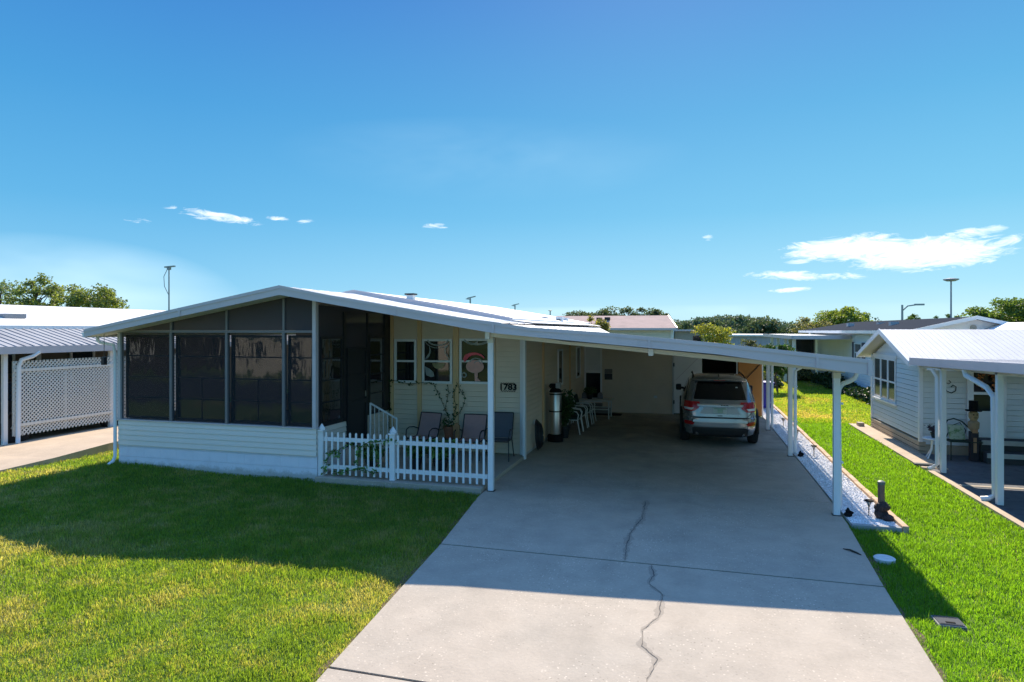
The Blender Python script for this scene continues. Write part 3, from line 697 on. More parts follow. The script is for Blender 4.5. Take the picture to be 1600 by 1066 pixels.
d = MB(); d.bar((1.50, YB - .07, 1.0), (2.13, YB - .07, 1.72), .035, .02); d.build('brace', pm('dark_wood', (.05, .03, .02), .8, .2, 5), dd)
# ------------------------------------------------------------------ carport
cp = thing('carport', 'open white carport with flat pan roof, cream front beam and white posts over the driveway', 'carport', (-.5, 15, 0))
cx = [-3.13, -2.56, -1.9, -1.26, -.45, .36, 1.4, XR2 - .02]
def zdeck(x, y):
    s = float(sst((x + 3.45) / 1.6))
    return zt(x) - .012 - .10 * s - .023 * (y - 9.9) * s
cyv = [YF + .03, 12, 14, 16, 18, 20, 22.6]
mb = MB()
for i in range(len(cx) - 1):
    for j in range(len(cyv) - 1):
        a, b, y0, y1 = cx[i], cx[i + 1], cyv[j], cyv[j + 1]
        for dz in (0, -.06): mb.quad((a, y0, zdeck(a, y0) + dz), (b, y0, zdeck(b, y0) + dz), (b, y1, zdeck(b, y1) + dz), (a, y1, zdeck(a, y1) + dz))
crf = mb.build('roof', ROOFW, cp, recalc=False)
mb = MB()
for i in range(20):
    y = 10.35 + i * .61
    for a, b in zip(cx, cx[1:]): mb.bar((a, y, zdeck(a, y) + .001), (b, y, zdeck(b, y) + .001), .035, .008)
mb.build('roof_rib', ROOFW, crf)
mb = MB()
mb.prism([(-3.6, 12.9, 2.985), (-3.1, 12.9, 2.93), (-3.1, 22.5, 2.93), (-3.6, 22.5, 2.985)], (0, 0, .012)); mb.build('roof_flashing', ROOFW, crf)
mb = MB()
px2 = [-3.13, -2.56, -1.26, .36, XR2]
for a, b in zip(px2, px2[1:]):
    mb.prism([(a, YF, zt(a) + .006), (b, YF, zt(b) + .006), (b, YF, zbt(b)), (a, YF, zbt(a))], (0, .03, 0))
    mb.prism([(a, YF - .012, zt(a) + .012), (b, YF - .012, zt(b) + .012), (b, YF - .012, zt(b) - .045), (a, YF - .012, zt(a) - .045)], (0, .0118, 0))
fo_ = mb.build('fascia', FASC, cp)
for x in (-3.14, -.62, 1.75):
    s_ = MB(); s_.box(x - .02, x + .02, YF - .016, YF - .0122, zbt(x), zt(x) + .012); s_.build('seam', FASC, fo_)
# soffit between fascia and beam
mb = MB()
for a, b in zip(px2, px2[1:]): mb.quad((a, YF + .031, zbt(a) + .012), (b, YF + .031, zbt(b) + .012), (b, 10.46, zbt(b) + .03), (a, 10.46, zbt(a) + .03))
mb.build('soffit', BEAM, cp, recalc=False)
def zbm(x): return lerp([(-3.32, 2.675), (.39, 2.325), (2.16, 2.16)], x)
mb = MB()
for a, b in ((-3.32, .39), (.391, 2.2)): mb.prism([(a, 10.47, zbm(a)), (b, 10.47, zbm(b)), (b, 10.47, zbm(b) + .12), (a, 10.47, zbm(a) + .12)], (0, .09, 0))
mb.build('front_beam', BEAM, cp)
for x in (-.62, -3.36):
    mb = MB(); mb.box(x - .04, x + .04, 10.42, 10.46, zbm(x) - .04, zbm(x) + .10); mb.build('beam_clip', WHITE2, cp, bevel=.005)
# side beam, gutter and posts
mb = MB(); mb.prism([(2.06, 10.57, 2.17), (2.06, 22.4, 1.94), (2.06, 22.4, 2.04), (2.06, 10.57, 2.27)], (.09, 0, 0)); mb.build('side_beam', BEAM, cp)
mb = MB(); mb.prism([(XR2, YF, 2.365), (XR2, 22.6, 2.10), (XR2, 22.6, 1.93), (XR2, YF, 2.15)], (.035, 0, 0)); mb.box(XR2 - .02, XR2 + .036, YF - .02, YF - .013, 2.145, 2.37); mb.build('gutter', FASC, cp)
def post(x, y, z1, bracket=True):
    mb = MB(); mb.box(x - .045, x + .045, y - .045, y + .045, .0, z1)
    mb.box(x - .018, x + .018, y - .049, y - .0455, .01, z1 - .01)
    p = mb.build('post', WHITE, cp, bevel=.006)
    mb = MB(); mb.box(x - .052, x + .052, y - .052, y + .052, z1 - .09, z1 - .002); mb.build('bracket', BEAM, p)
    mb = MB(); mb.box(x - .06, x + .07, y - .06, y + .06, .001, .012); mb.build('foot_plate', DARKM, p)
post(-3.345, 10.60, 2.66); post(2.11, 10.62, 2.155); post(2.11, 15.3, 2.07); post(2.06, 19.1, 2.0)
mb = MB(); mb.box(-3.50, -3.44, 13.33, 13.45, .0, 2.70); mb.build('post', WHITE, cp, bevel=.005)
def spout(y, x0, ztop, big):
    mb = MB()
    if big: pts = [(2.43, y, ztop), (2.43, y, ztop - .09), (2.40, y, ztop - .15), (2.33, y, ztop - .19), (2.24, y, ztop - .23), (2.19, y, ztop - .30), (2.175, y, ztop - .40), (x0, y, .22), (x0, y, .06)]
    else: pts = [(2.42, y, ztop), (2.36, y, ztop - .1), (x0, y, ztop - .2), (x0, y, .1), (x0 + .04, y - .02, .05)]
    mb.tube(pts, .036, 8); o = mb.build('downspout', WHITE2, cp, smooth=True)
    mb = MB()
    for z in (ztop - .55, .75): mb.box(x0 - .045, x0 + .045, y - .042, y + .042, z, z + .025)
    mb.build('strap', WHITE, o)
spout(10.82, 2.195, 2.20, True); spout(15.32, 2.215, 2.08, False); spout(19.12, 2.17, 2.0, False)

# ------------------------------------------------------------------ fence
fn = thing('picket_fence', 'low white picket fence across the front of the porch, with pointed post caps', 'fence', (-5.2, 10.85, .075))
FY = 10.58
for x in (-6.66, -5.20):
    mb = MB(); mb.box(x - .05, x + .05, FY - .05, FY + .05, .0, .90); p = mb.build('post', WHITE2, fn, bevel=.004)
    mb = MB(); mb.box(x - .065, x + .065, FY - .065, FY + .065, .901, .925)
    mb.lathe((x, FY, .925), [(.06, 0), (.072, .025), (.055, .05), (.03, .085), (.008, .115)], 4); mb.build('post_cap', WHITE2, p)
for x0, x1 in ((-6.61, -5.251), (-5.149, -3.40)):
    for z in (.21, .72):
        mb = MB(); mb.box(x0, x1, FY - .02, FY + .02, z, z + .075); mb.build('rail', WHITE2, fn, bevel=.003)
    n = 11 if x0 < -6 else 14
    for k in range(n):
        x = x0 + (x1 - x0) * (k + .5) / n
        mb = MB(); mb.prism([(x - .019, FY - .034, .11), (x + .019, FY - .034, .11), (x + .019, FY - .034, .87), (x + .010, FY - .034, .895), (x - .010, FY - .034, .895), (x - .019, FY - .034, .87)], (0, .0138, 0))
        mb.build('picket', WHITE2, fn)
# steps and railing at the porch door
sp = thing('porch_steps', 'concrete steps with a white metal handrail at the dark screen door', 'steps', (-6.3, 12, .075))
mb = MB(); mb.box(-6.70, -6.38, 11.5, 12.45, .075, .40); mb.box(-6.379, -6.08, 11.5, 12.45, .075, .235); mb.build('tread', CONC2, sp, bevel=.01)
for yy in (12.46,):
    mb = MB(); mb.tube([(-6.66, yy, .08), (-6.66, yy, 1.22)], .022, 8); mb.tube([(-6.66, yy, 1.21), (-6.04, yy, .90)], .022, 8); mb.tube([(-6.04, yy, .08), (-6.04, yy, .92)], .02, 8)
    mb.tube([(-6.66, yy, .45), (-6.04, yy, .22)], .015, 8)
    for k in range(1, 6): x = -6.66 + .62 * k / 6; mb.tube([(x, yy, .43 - .23 * k / 6), (x, yy, 1.21 - .31 * k / 6)], .009, 6)
    mb.build('handrail', WHITE2, sp, smooth=True)

# ------------------------------------------------------------------ leafy helpers
rl = random.Random(11)
def leaf(mb, p, s, d=None, wide=.5):
    p = Vector(p); d = d or Vector((rl.uniform(-1, 1), rl.uniform(-1, 1), rl.uniform(-.6, .8))).normalized()
    q = Vector((rl.uniform(-1, 1), rl.uniform(-1, 1), rl.uniform(-1, 1))); sd_ = d.cross(q)
    if sd_.length < .05: sd_ = d.cross(Vector((1, 0, 0.2)))
    sd_.normalize(); nn = sd_.cross(d)
    m_ = p + d * s * .5 + nn * s * .08
    mb.add([p, m_ + sd_ * s * wide * .5, p + d * s, m_ - sd_ * s * wide * .5], [(0, 1, 2, 3)])
LEAFD = pm('dark_leaf', (.035, .085, .025), .5, .15, 5, island=.5, transl=(.25, (1.3, 1.5, .6)))
LEAFM = pm('mid_leaf', (.11, .22, .05), .5, .15, 5, island=.5, transl=(.3, (1.3, 1.4, .6)))
STEM = pm('green_stem', (.05, .075, .025), .7, .2, 6)
TERR = pm('terracotta', (.30, .10, .05), .75, .12, 6)
POTB = pm('dark_pot', (.02, .022, .025), .4, .15, 6)
# vine trained on the wall from a pot
vn = thing('climbing_vine', 'thin dark green vine trained over the cream wall under the three windows', 'vine', (-5.0, 13.4, .6))
paths = [[(-5.13, .80), (-5.22, .95), (-5.30, 1.15), (-5.40, 1.35), (-5.50, 1.54), (-5.62, 1.60), (-5.9, 1.585), (-6.1, 1.55), (-6.3, 1.60), (-6.52, 1.63), (-6.66, 1.60)],
         [(-6.60, 1.62), (-6.58, 1.4), (-6.62, 1.2), (-6.57, 1.0), (-6.60, .8), (-6.60, .55)],
         [(-5.05, .80), (-5.02, .95), (-4.98, 1.05), (-5.02, 1.25), (-5.03, 1.42), (-4.95, 1.60), (-4.88, 1.45), (-4.76, 1.28), (-4.82, 1.08), (-4.92, .92), (-5.03, .84)],
         [(-5.16, .85), (-5.24, 1.0), (-5.20, 1.2), (-5.16, 1.38), (-5.18, 1.56)]]
st, lf = MB(), MB()
for P_ in paths:
    pts = [(x * K, 13.43 + rl.uniform(-.015, .0), z) for x, z in P_]; st.tube(pts, .006, 5)
    for a, b in zip(pts, pts[1:]):
        L = (Vector(b) - Vector(a)).length
        for k in range(max(2, int(L / .026))):
            q = Vector(a).lerp(Vector(b), rl.random()); leaf(lf, q + Vector((rl.uniform(-.02, .02), -.01, rl.uniform(-.02, .02))), rl.uniform(.045, .075), wide=.6)
st.build('stem', STEM, vn); lf.build('leaves', LEAFD, vn, recalc=False)
# the pot the vine grows from, on a small dark stand
stt = thing('plant_stand', 'small dark metal stand carrying the terracotta pot between the mauve chairs', 'plant stand', (-5.0, 12.95, .075))
mb = MB(); mb.lathe((-5.0, 12.95, 0), [(.17, .44), (.17, .46), (.16, .465)], 20); mb.build('top', DARKM, stt)
mb = MB()
for k in range(3): a = k * 2.1; mb.tube([(-5 + .14 * math.cos(a), 12.95 + .14 * math.sin(a), .44), (-5 + .17 * math.cos(a), 12.95 + .17 * math.sin(a), .075)], .01, 6)
mb.build('legs', DARKM, stt)
pt = thing('potted_plant', 'terracotta pot with trailing vine leaves on the dark stand between the mauve chairs', 'potted plant', (-5.0, 12.95, .465))
mb = MB(); mb.lathe((-5.0, 12.95, .465), [(.12, 0), (.155, .19), (.17, .20), (.17, .25), (.14, .25), (.13, .2)], 20); mb.build('pot', TERR, pt, smooth=True)
lf = MB()
for k in range(150):
    a = rl.random() * 6.28; r = .16 * rl.random() ** .6; leaf(lf, (-5.04 + r * math.cos(a), 12.93 + r * math.sin(a), .72 + rl.uniform(-.06, .14)), rl.uniform(.05, .08))
lf.build('foliage', LEAFD, pt, recalc=False)
mb = MB(); mb.prism([(-4.86, 12.74, .47), (-4.74, 12.74, .47), (-4.72, 12.74, .77), (-4.80, 12.74, .82), (-4.87, 12.74, .76)], (0, .03, 0)); o = mb.build('wooden_plaque', pm('orange_wood', (.34, .17, .07), .7, .15, 8))
o['label'] = 'orange-brown wooden plaque leaning beside the terracotta pot'; o['category'] = 'plaque'
mb = MB(); pass
# leafy pots behind the fence
def bushy_pot(x, y, z, pr, ph, r, h, n, mat_, label, cat='potted plant', dense=1.0, tall=False, pm_=POTB, ls=(.06, .11)):
    t = thing('potted_plant', label, cat, (x, y, z), 'potted plants around the porch and carport')
    mb = MB(); mb.lathe((x, y, z), [(pr * .7, 0), (pr, ph * .85), (pr * 1.08, ph * .86), (pr * 1.08, ph), (pr * .9, ph), (pr * .85, ph * .9)], 18); mb.build('pot', pm_, t, smooth=True)
    st = MB(); lf = MB()
    for k in range(max(5, int(n / 22))):
        a = rl.random() * 6.28; q = rl.random() ** .5; top = Vector((x + r * q * math.cos(a), y + r * q * math.sin(a), z + ph + h * rl.uniform(.45, 1) * (1 - .35 * q)))
        b0 = Vector((x + rl.uniform(-.3, .3) * pr, y + rl.uniform(-.3, .3) * pr, z + ph * .9)); mid = b0.lerp(top, .5) + Vector((0, 0, h * .12)); st.tube([b0, mid, top], [.007, .005, .002], 5)
        for j in range(22):
            u = rl.uniform(.15, 1); p = b0.lerp(mid, u * 2) if u < .5 else mid.lerp(top, u * 2 - 1)
            leaf(lf, p + Vector((rl.uniform(-.04, .04), rl.uniform(-.04, .04), rl.uniform(-.03, .03))), rl.uniform(*ls))
    st.build('stem', STEM, t); lf.build('foliage', mat_, t, recalc=False)
    return t
bushy_pot(-4.62, 11.45, .075, .14, .24, .36, .48, 1200, LEAFM, 'bushy green potted plant behind the right half of the picket fence, below the stand')
bushy_pot(-5.16, 11.5, .075, .12, .22, .28, .40, 800, LEAFM, 'dark potted plant just right of the middle fence post')
bushy_pot(-6.02, 11.3, .075, .11, .18, .30, .36, 800, LEAFM, 'low green potted plant behind the left half of the picket fence')
bushy_pot(-4.88, 11.9, .075, .10, .20, .18, .30, 260, LEAFD, 'small dark potted plant deeper in, between the two leafy pots')
# vine on the fence
fv = thing('fence_vine', 'green leafy vine creeping along the left half of the white picket fence', 'vine', (-6.3, 10.8, .1))
st, lf = MB(), MB()
for P_ in ([(-6.72, .12), (-6.66, .3), (-6.60, .45), (-6.50, .52), (-6.42, .42), (-6.35, .5)], [(-6.55, .12), (-6.35, .14), (-6.1, .22), (-5.9, .25), (-5.72, .18), (-5.6, .2)],
           [(-6.0, .2), (-5.98, .45), (-5.96, .62), (-5.8, .70), (-5.6, .72), (-5.4, .76), (-5.24, .74)], [(-6.5, .5), (-6.2, .66), (-5.95, .60)], [(-5.7, .7), (-5.62, .5), (-5.6, .35)]):
    pts = [(x * .98 + .0, 10.535 + rl.uniform(-.02, .02), z * 1.05) for x, z in P_]; st.tube(pts, .005, 5)
    for a, b in zip(pts, pts[1:]):
        for k in range(14): leaf(lf, Vector(a).lerp(Vector(b), rl.random()) + Vector((rl.uniform(-.03, .03), rl.uniform(-.04, .02), rl.uniform(-.03, .03))), rl.uniform(.04, .075), wide=.8)
st.build('stem', STEM, fv); lf.build('leaves', LEAFM, fv, recalc=False)

# ------------------------------------------------------------------ house number
pl = thing('number_plaque', 'black iron house number 1783 on the cream wall beside the corner board', 'house number', (-3.86, YR - .03, 1.54))
kx = -3.865; kz = 1.535
mb = MB()
for z in (kz - .085, kz + .085):
    pts = [(kx - .16 + .32 * k / 24, YR - .03, z + .010 * math.sin(k * 1.55)) for k in range(25)]; mb.tube(pts, .006, 5)
for x in (kx - .155, kx + .155): mb.tube([(x + .008 * math.sin(k * 1.3), YR - .03, kz - .09 + .18 * k / 10) for k in range(11)], .006, 5)
mb.build('scroll_border', BLACKP, pl)
fc = bpy.data.curves.new('digits', 'FONT'); fc.body = '1783'; fc.size = .185; fc.align_x = 'CENTER'; fc.align_y = 'CENTER'; fc.extrude = .006; fc.offset = .004; fc.space_character = 1.0
fo = bpy.data.objects.new('digits', fc); col.objects.link(fo); fc.materials.append(BLACKP); fo.parent = pl
bpy.context.view_layer.update()
me_ = bpy.data.meshes.new_from_object(fo.evaluated_get(bpy.context.evaluated_depsgraph_get()))
bpy.data.objects.remove(fo)
do = bpy.data.objects.new('digits', me_); col.objects.link(do); do.parent = pl
do.location = (kx - pl.location.x, -.004, kz - pl.location.z); do.rotation_euler = (R(90), 0, 0); do.scale = (1.12, 1, 1)

# ------------------------------------------------------------------ sling chairs on the porch
def sling_chair(sling_mat, label):
    t = thing('patio_chair', label, 'chair', (0, 0, 0), 'sling patio chairs against the cream wall')
    fr = MB()
    for s in (-1, 1):   # chair faces -y; w .54
        x = s * .26
        fr.tube([(x, .18, .40), (x, .24, .5), (x, .38, .93)], .013, 7)                 # back upright
        fr.tube([(x, .20, .40), (x, -.22, .40)], .012, 7)                             # seat rail
        fr.tube([(x, .26, .56), (x + s * .02, .10, .62), (x + s * .03, -.08, .64), (x + s * .03, -.18, .60), (x + s * .02, -.22, .48), (x, -.20, .40)], .013, 7)   # arm
    fr.tube([(-.26, .38, .93), (.26, .38, .93)], .012, 7); fr.tube([(-.26, -.22, .40), (.26, -.22, .40)], .012, 7)
    fr.build('frame', DARKM, t, smooth=True)
    for s in (-1, 1):
        x = s * .26
        l = MB(); l.tube([(x + s * .01, -.19, .42), (x + s * .03, -.25, 0)], .013, 7); l.build('leg', DARKM, t, smooth=True)
        l = MB(); l.tube([(x, .18, .42), (x + s * .02, .34, 0)], .013, 7); l.build('leg', DARKM, t, smooth=True)
    b = MB(); n = 8
    for i in range(n):
        a, c = i / n, (i + 1) / n
        for u, v in ((a, c),):
            ya, za, yb, zb = .19 + .185 * u + .0, .42 + .50 * u, .19 + .185 * v, .42 + .50 * v
            sg = .02 * math.sin(math.pi * u); sg2 = .02 * math.sin(math.pi * v)
            b.quad((-.245, ya + sg, za), (.245, ya + sg, za), (.245, yb + sg2, zb), (-.245, yb + sg2, zb))
    b.build('backrest', sling_mat, t, recalc=False, smooth=True)
    b = MB()
    for i in range(6):
        a, c = i / 6, (i + 1) / 6
        b.quad((-.245, .19 - .40 * a, .415 - .02 * math.sin(math.pi * a)), (.245, .19 - .40 * a, .415 - .02 * math.sin(math.pi * a)), (.245, .19 - .40 * c, .415 - .02 * math.sin(math.pi * c)), (-.245, .19 - .40 * c, .415 - .02 * math.sin(math.pi * c)))
    b.build('seat', sling_mat, t, recalc=False, smooth=True)
    return t
MAUVE = pm('mauve_sling', (.46, .27, .26), .8, .08, 6, bump=.001, bscale=200); SLATE = pm('slate_sling', (.10, .105, .13), .8, .08, 6, bump=.001, bscale=200)
c1 = sling_chair(MAUVE, 'mauve sling chair on the porch, left of the terracotta pot'); c1.scale = (1, 1, .94); c1.location = (-5.62, 12.86, .075); c1.rotation_euler = (0, 0, R(-8))
c2 = dup(c1, (-4.52, 12.84, .075), R(0), 'mauve sling chair on the porch, right of the terracotta pot')
c3 = sling_chair(SLATE, 'slate blue sling chair under the black house number'); c3.location = (-3.90, 12.90, .075); c3.rotation_euler = (0, 0, R(4)); c3.scale = (.92, 1, 1.0)

# hose coil leaning on the wall
hz = thing('garden_hose', 'coiled dark hose leaning against the cream side wall by the corner post', 'hose', (-3.4, 14.3, 0))
HOS = pm('dark_hose_rubber', (.022, .022, .028), .45, .15, 8)
mb = MB(); rh = random.Random(2)
pts = []
for k in range(9 * 22):
    a = 2 * math.pi * k / 22; lp = k // 22; rx_, rz_ = .20 - .010 * (lp % 4) + rh.uniform(-.004, .004), .34 - .022 * (lp % 5) + rh.uniform(-.006, .006)
    pts.append((-3.46 + .022 * (lp % 5) + .05 * (0.5 - .5 * math.sin(a)) , 14.45 + rx_ * math.cos(a), .365 + rz_ * math.sin(a)))
mb.tube(pts, .014, 6); mb.build('coil', HOS, hz, smooth=True)
mb = MB(); mb.box(-3.515, -3.47, 14.40, 14.50, .60, .70); mb.build('hook', WHITE2, hz)
# water tank
tk = thing('water_softener', 'tall stainless water softener tank with black base and control head by the side wall', 'water tank', (-3.30, 15.75, 0))
X, Y = -3.28, 15.75
mb = MB(); mb.lathe((X, Y, 0), [(.19, 0), (.195, .02), (.195, .15), (.16, .19)], 28); mb.build('base', BLACKP, tk, smooth=True)
STEEL = pm('stainless_steel', (.52, .50, .48), .28, .05, 2, metal=1.0)
mb = MB(); mb.lathe((X, Y, 0), [(.150, .17), (.152, .2), (.152, 1.22), (.148, 1.23)], 32); mb.build('tank', STEEL, tk, smooth=True)
mb = MB(); mb.lathe((X, Y, 0), [(.155, 1.232), (.156, 1.25), (.12, 1.31), (.06, 1.33)], 28); mb.build('top_cap', BLACKP, tk, smooth=True)
mb = MB(); mb.box(X - .13, X + .02, Y - .1, Y + .1, 1.33, 1.44); mb.box(X - .16, X - .10, Y - .06, Y + .04, 1.36, 1.40); h = mb.build('control_head', BLACKP, tk, bevel=.01)
mb = MB(); mb.box(X + .025, X + .13, Y - .1, Y + .1, 1.335, 1.47); mb.build('control_cover', pm('grey_cover', (.42, .42, .43), .5, .08, 5), tk, bevel=.012)
mb = MB(); mb.lathe((X, Y, 0), [(.1525, .74), (.156, .745), (.156, .765), (.1525, .77)], 28); mb.build('band', BLACKP, tk)
mb = MB(); mb.lathe((X, Y, 0), [(.1525, 1.17), (.156, 1.175), (.156, 1.195), (.1525, 1.2)], 28); mb.build('band', BLACKP, tk)
# tall plant behind the tank
bushy_pot(-3.17, 16.35, 0, .15, .30, .26, 1.15, 1500, LEAFD, 'tall dark leafy plant standing between the steel tank and the white chairs', ls=(.07, .14))
# white chairs with dark cushions
def white_chair(label):
    t = thing('garden_chair', label, 'chair', (0, 0, 0), 'white armchairs in a row along the carport wall')
    WM = pm('white_metal_frame', (.62, .66, .64), .4, .06, 4)
    f = MB()      # faces +x
    for s in (-1, 1):
        y = s * .26
        f.tube([(-.24, y, .38), (-.30, y, .62), (-.36, y, .84)], .016, 7)
        f.tube([(-.30, y, .60), (.06, y, .62), (.20, y, .60), (.25, y, .52), (.22, y, .38)], .016, 7)
        f.tube([(-.24, y, .38), (.22, y, .38)], .015, 7)
    f.tube([(-.36, -.26, .84), (-.38, 0, .88), (-.36, .26, .84)], .016, 7); f.tube([(.22, -.26, .38), (.22, .26, .38)], .015, 7); f.tube([(-.24, -.26, .38), (-.24, .26, .38)], .015, 7)
    f.build('frame', WM, t, smooth=True)
    for sx_, s in ((1, -1), (1, 1), (-1, -1), (-1, 1)):
        l = MB(); l.tube([(.22 if sx_ > 0 else -.24, s * .26, .40), (.29 if sx_ > 0 else -.34, s * .27, 0)], [.018, .014], 7); l.build('leg', WM, t, smooth=True)
    CU = pm('dark_green_cushion', (.02, .045, .035), .85, .15, 6)
    b = MB(); b.box(-.22, .22, -.24, .24, .385, .45); b.build('cushion', CU, t, bevel=.02)
    b = MB(); b.prism([(-.25, -.22, .42), (-.25, .22, .42), (-.34, .22, .82), (-.34, -.22, .82)], (.06, 0, .01)); b.build('back_cushion', CU, t, bevel=.015)
    return t
wc = white_chair('white armchair with dark green cushions nearest the tall dark plant'); wc.location = (-3.14, 17.15, 0)
for i, (yy, lb) in enumerate(((17.85, 'second white armchair from the tall dark plant'), (18.55, 'third white armchair from the tall dark plant'), (19.25, 'white armchair with dark green cushions next to the white table'))):
    dup(wc, (-3.14 + .03 * i, yy, 0), R(2 * i - 3), lb)
tb = thing('patio_table', 'white metal table with lower rail at the end of the carport wall', 'table', (-2.85, 20.35, 0))
WMT = pm('white_metal_table', (.62, .66, .64), .4, .06, 4)
mb = MB(); mb.box(-3.45, -2.42, 20.0, 20.75, .545, .585); mb.build('tabletop', WMT, tb, bevel=.01)
for x in (-3.4, -2.48):
    for y in (20.05, 20.70): mb = MB(); mb.tube([(x, y, .545), (x, y, 0)], .02, 8); mb.build('leg', WMT, tb, smooth=True)
mb = MB(); mb.box(-3.38, -2.50, 20.04, 20.06, .28, .31); mb.box(-3.38, -2.50, 20.69, 20.71, .28, .31); mb.build('rail', WMT, tb)
bushy_pot(-3.12, 20.35, .585, .10, .13, .22, .30, 420, LEAFD, 'dark leafy plant in a pot on the white table', pm_=POTB)
for x, lb in ((-3.30, 'left rounded grey cushion on the white table'), (-2.80, 'right rounded grey cushion on the white table')):
    mb = MB(); mb.prism([(x - .09, 20.4, .59), (x + .09, 20.4, .59), (x + .08, 20.4, .74), (x + .04, 20.4, .79), (x - .04, 20.4, .79), (x - .08, 20.4, .74)], (0, .10, 0))
    o = mb.build('cushion', pm('grey_cushion', (.22, .21, .24), .9, .1, 6), bevel=.02); o['label'] = lb; o['category'] = 'cushion'; o['group'] = 'cushions on the patio table'
mb = MB(); mb.box(-3.2, -2.2, 20.9, 21.4, .001, .018); o = mb.build('door_mat', BLACKP); o['label'] = 'dark mat on the concrete under the white table by the storm door'; o['category'] = 'mat'

# ------------------------------------------------------------------ solar path lights in the gravel
def path_light(label):
    t = thing('path_light', label, 'garden light', (0, 0, 0), 'black path lights along the gravel bed')
    b = MB(); b.tube([(0, 0, -.02), (0, 0, .20)], [.007, .011], 8); b.lathe((0, 0, .19), [(.012, 0), (.018, .01), (.012, .02)], 10); b.build('stake', BLACKP, t, smooth=True)
    b = MB(); b.lathe((0, 0, .21), [(.012, 0), (.030, .055), (.048, .085)], 14); b.build('lens', pm('frosted_lens', (.6, .6, .58), .25, .05, 5), t, smooth=True)
    b = MB()
    for k in range(6): a = k * math.pi / 3; b.tube([(.013 * math.cos(a), .013 * math.sin(a), .21), (.033 * math.cos(a), .033 * math.sin(a), .265), (.052 * math.cos(a), .052 * math.sin(a), .296)], .004, 4)
    b.lathe((0, 0, .293), [(.045, 0), (.078, .004), (.078, .020), (.05, .032), (.01, .034)], 18); b.build('cap', BLACKP, t, smooth=True)
    return t
p0 = path_light('black path light in the gravel beside the brown bollard'); p0.scale = (.85, .85, .76); p0.location = (2.56, 10.66, .008)
dup(p0, (2.60, 15.35, .008), 0, 'black path light in the gravel, just right of the middle carport post')
dup(p0, (2.58, 17.55, .008), 0, 'black path light in the gravel seen right behind the middle carport post')
dup(p0, (2.54, 19.75, .008), 0, 'farthest black path light in the gravel, beside the rear carport post')
def spot(loc, label, fall=0):
    t = thing('spotlight', label, 'garden light', loc, 'small black ground fixtures by the carport posts')
    x, y, z = loc
    b = MB(); b.tube([(x, y, z - .02), (x, y, z + .10)], .010, 8); b.build('stake', BLACKP, t)
    b = MB(); b.lathe((x, y, z + .0), [(.035, 0), (.06, .02), (.055, .045), (.03, .06), (.035, .085), (.02, .11), (.01, .13)], 12); b.tube([(x + .02, y - .01, z + .08), (x + .06, y - .03, z + .05)], [.02, .028], 10); b.build('lamp_head', BLACKP, t, smooth=True)
spot((2.255, 10.56, .008), 'small black fixture at the foot of the front right carport post')
spot((2.31, 15.25, .008), 'small black fixture at the foot of the middle carport post')
# brown bollard in dark lumpy base
bo = thing('bollard', 'brown pipe bollard with dark lumpy base at the front corner of the gravel bed', 'bollard', (2.72, 10.52, 0))
mb = MB(); mb.lathe((2.70, 10.56, 0), [(.045, .2), (.046, .45), (.046, .53), (.042, .54)], 20); mb.build('pipe', pm('rusty_brown', (.24, .13, .085), .7, .2, 6, c2=(.15, .09, .07), c2scale=5), bo, smooth=True)
mb = MB(); mb.lathe((2.70, 10.56, 0), [(.049, .515), (.051, .555), (.03, .57)], 20); mb.build('pipe_cap', pm('bronze_green', (.16, .17, .15), .5, .1, 6), bo, smooth=True)
LUMP = pm('dark_red_stone', (.045, .028, .028), .8, .3, 12, bump=.02, bscale=25)
def lump(mb, c, r, sz=(1, 1, 1), seed=0):
    q = random.Random(seed); b = bmesh.new(); bmesh.ops.create_icosphere(b, subdivisions=2, radius=1)
    vs = [(c[0] + v.co.x * r * sz[0] * q.uniform(.88, 1.12), c[1] + v.co.y * r * sz[1] * q.uniform(.88, 1.12), c[2] + v.co.z * r * sz[2] * q.uniform(.88, 1.12)) for v in b.verts]
    mb.add(vs, [[v.index for v in f.verts] for f in b.faces]); b.free()
mb = MB(); lump(mb, (2.70, 10.56, .08), .10, (1, 1, .9), 1); lump(mb, (2.65, 10.55, .18), .055, (1.0, 1, .9), 2); lump(mb, (2.76, 10.56, .18), .06, (1.0, 1, .9), 3); lump(mb, (2.71, 10.52, .20), .08, (1.1, 1, 1), 4); lump(mb, (2.76, 10.46, .05), .08, (1, 1, .7), 5)
mb.build('lumpy_base', LUMP, bo)
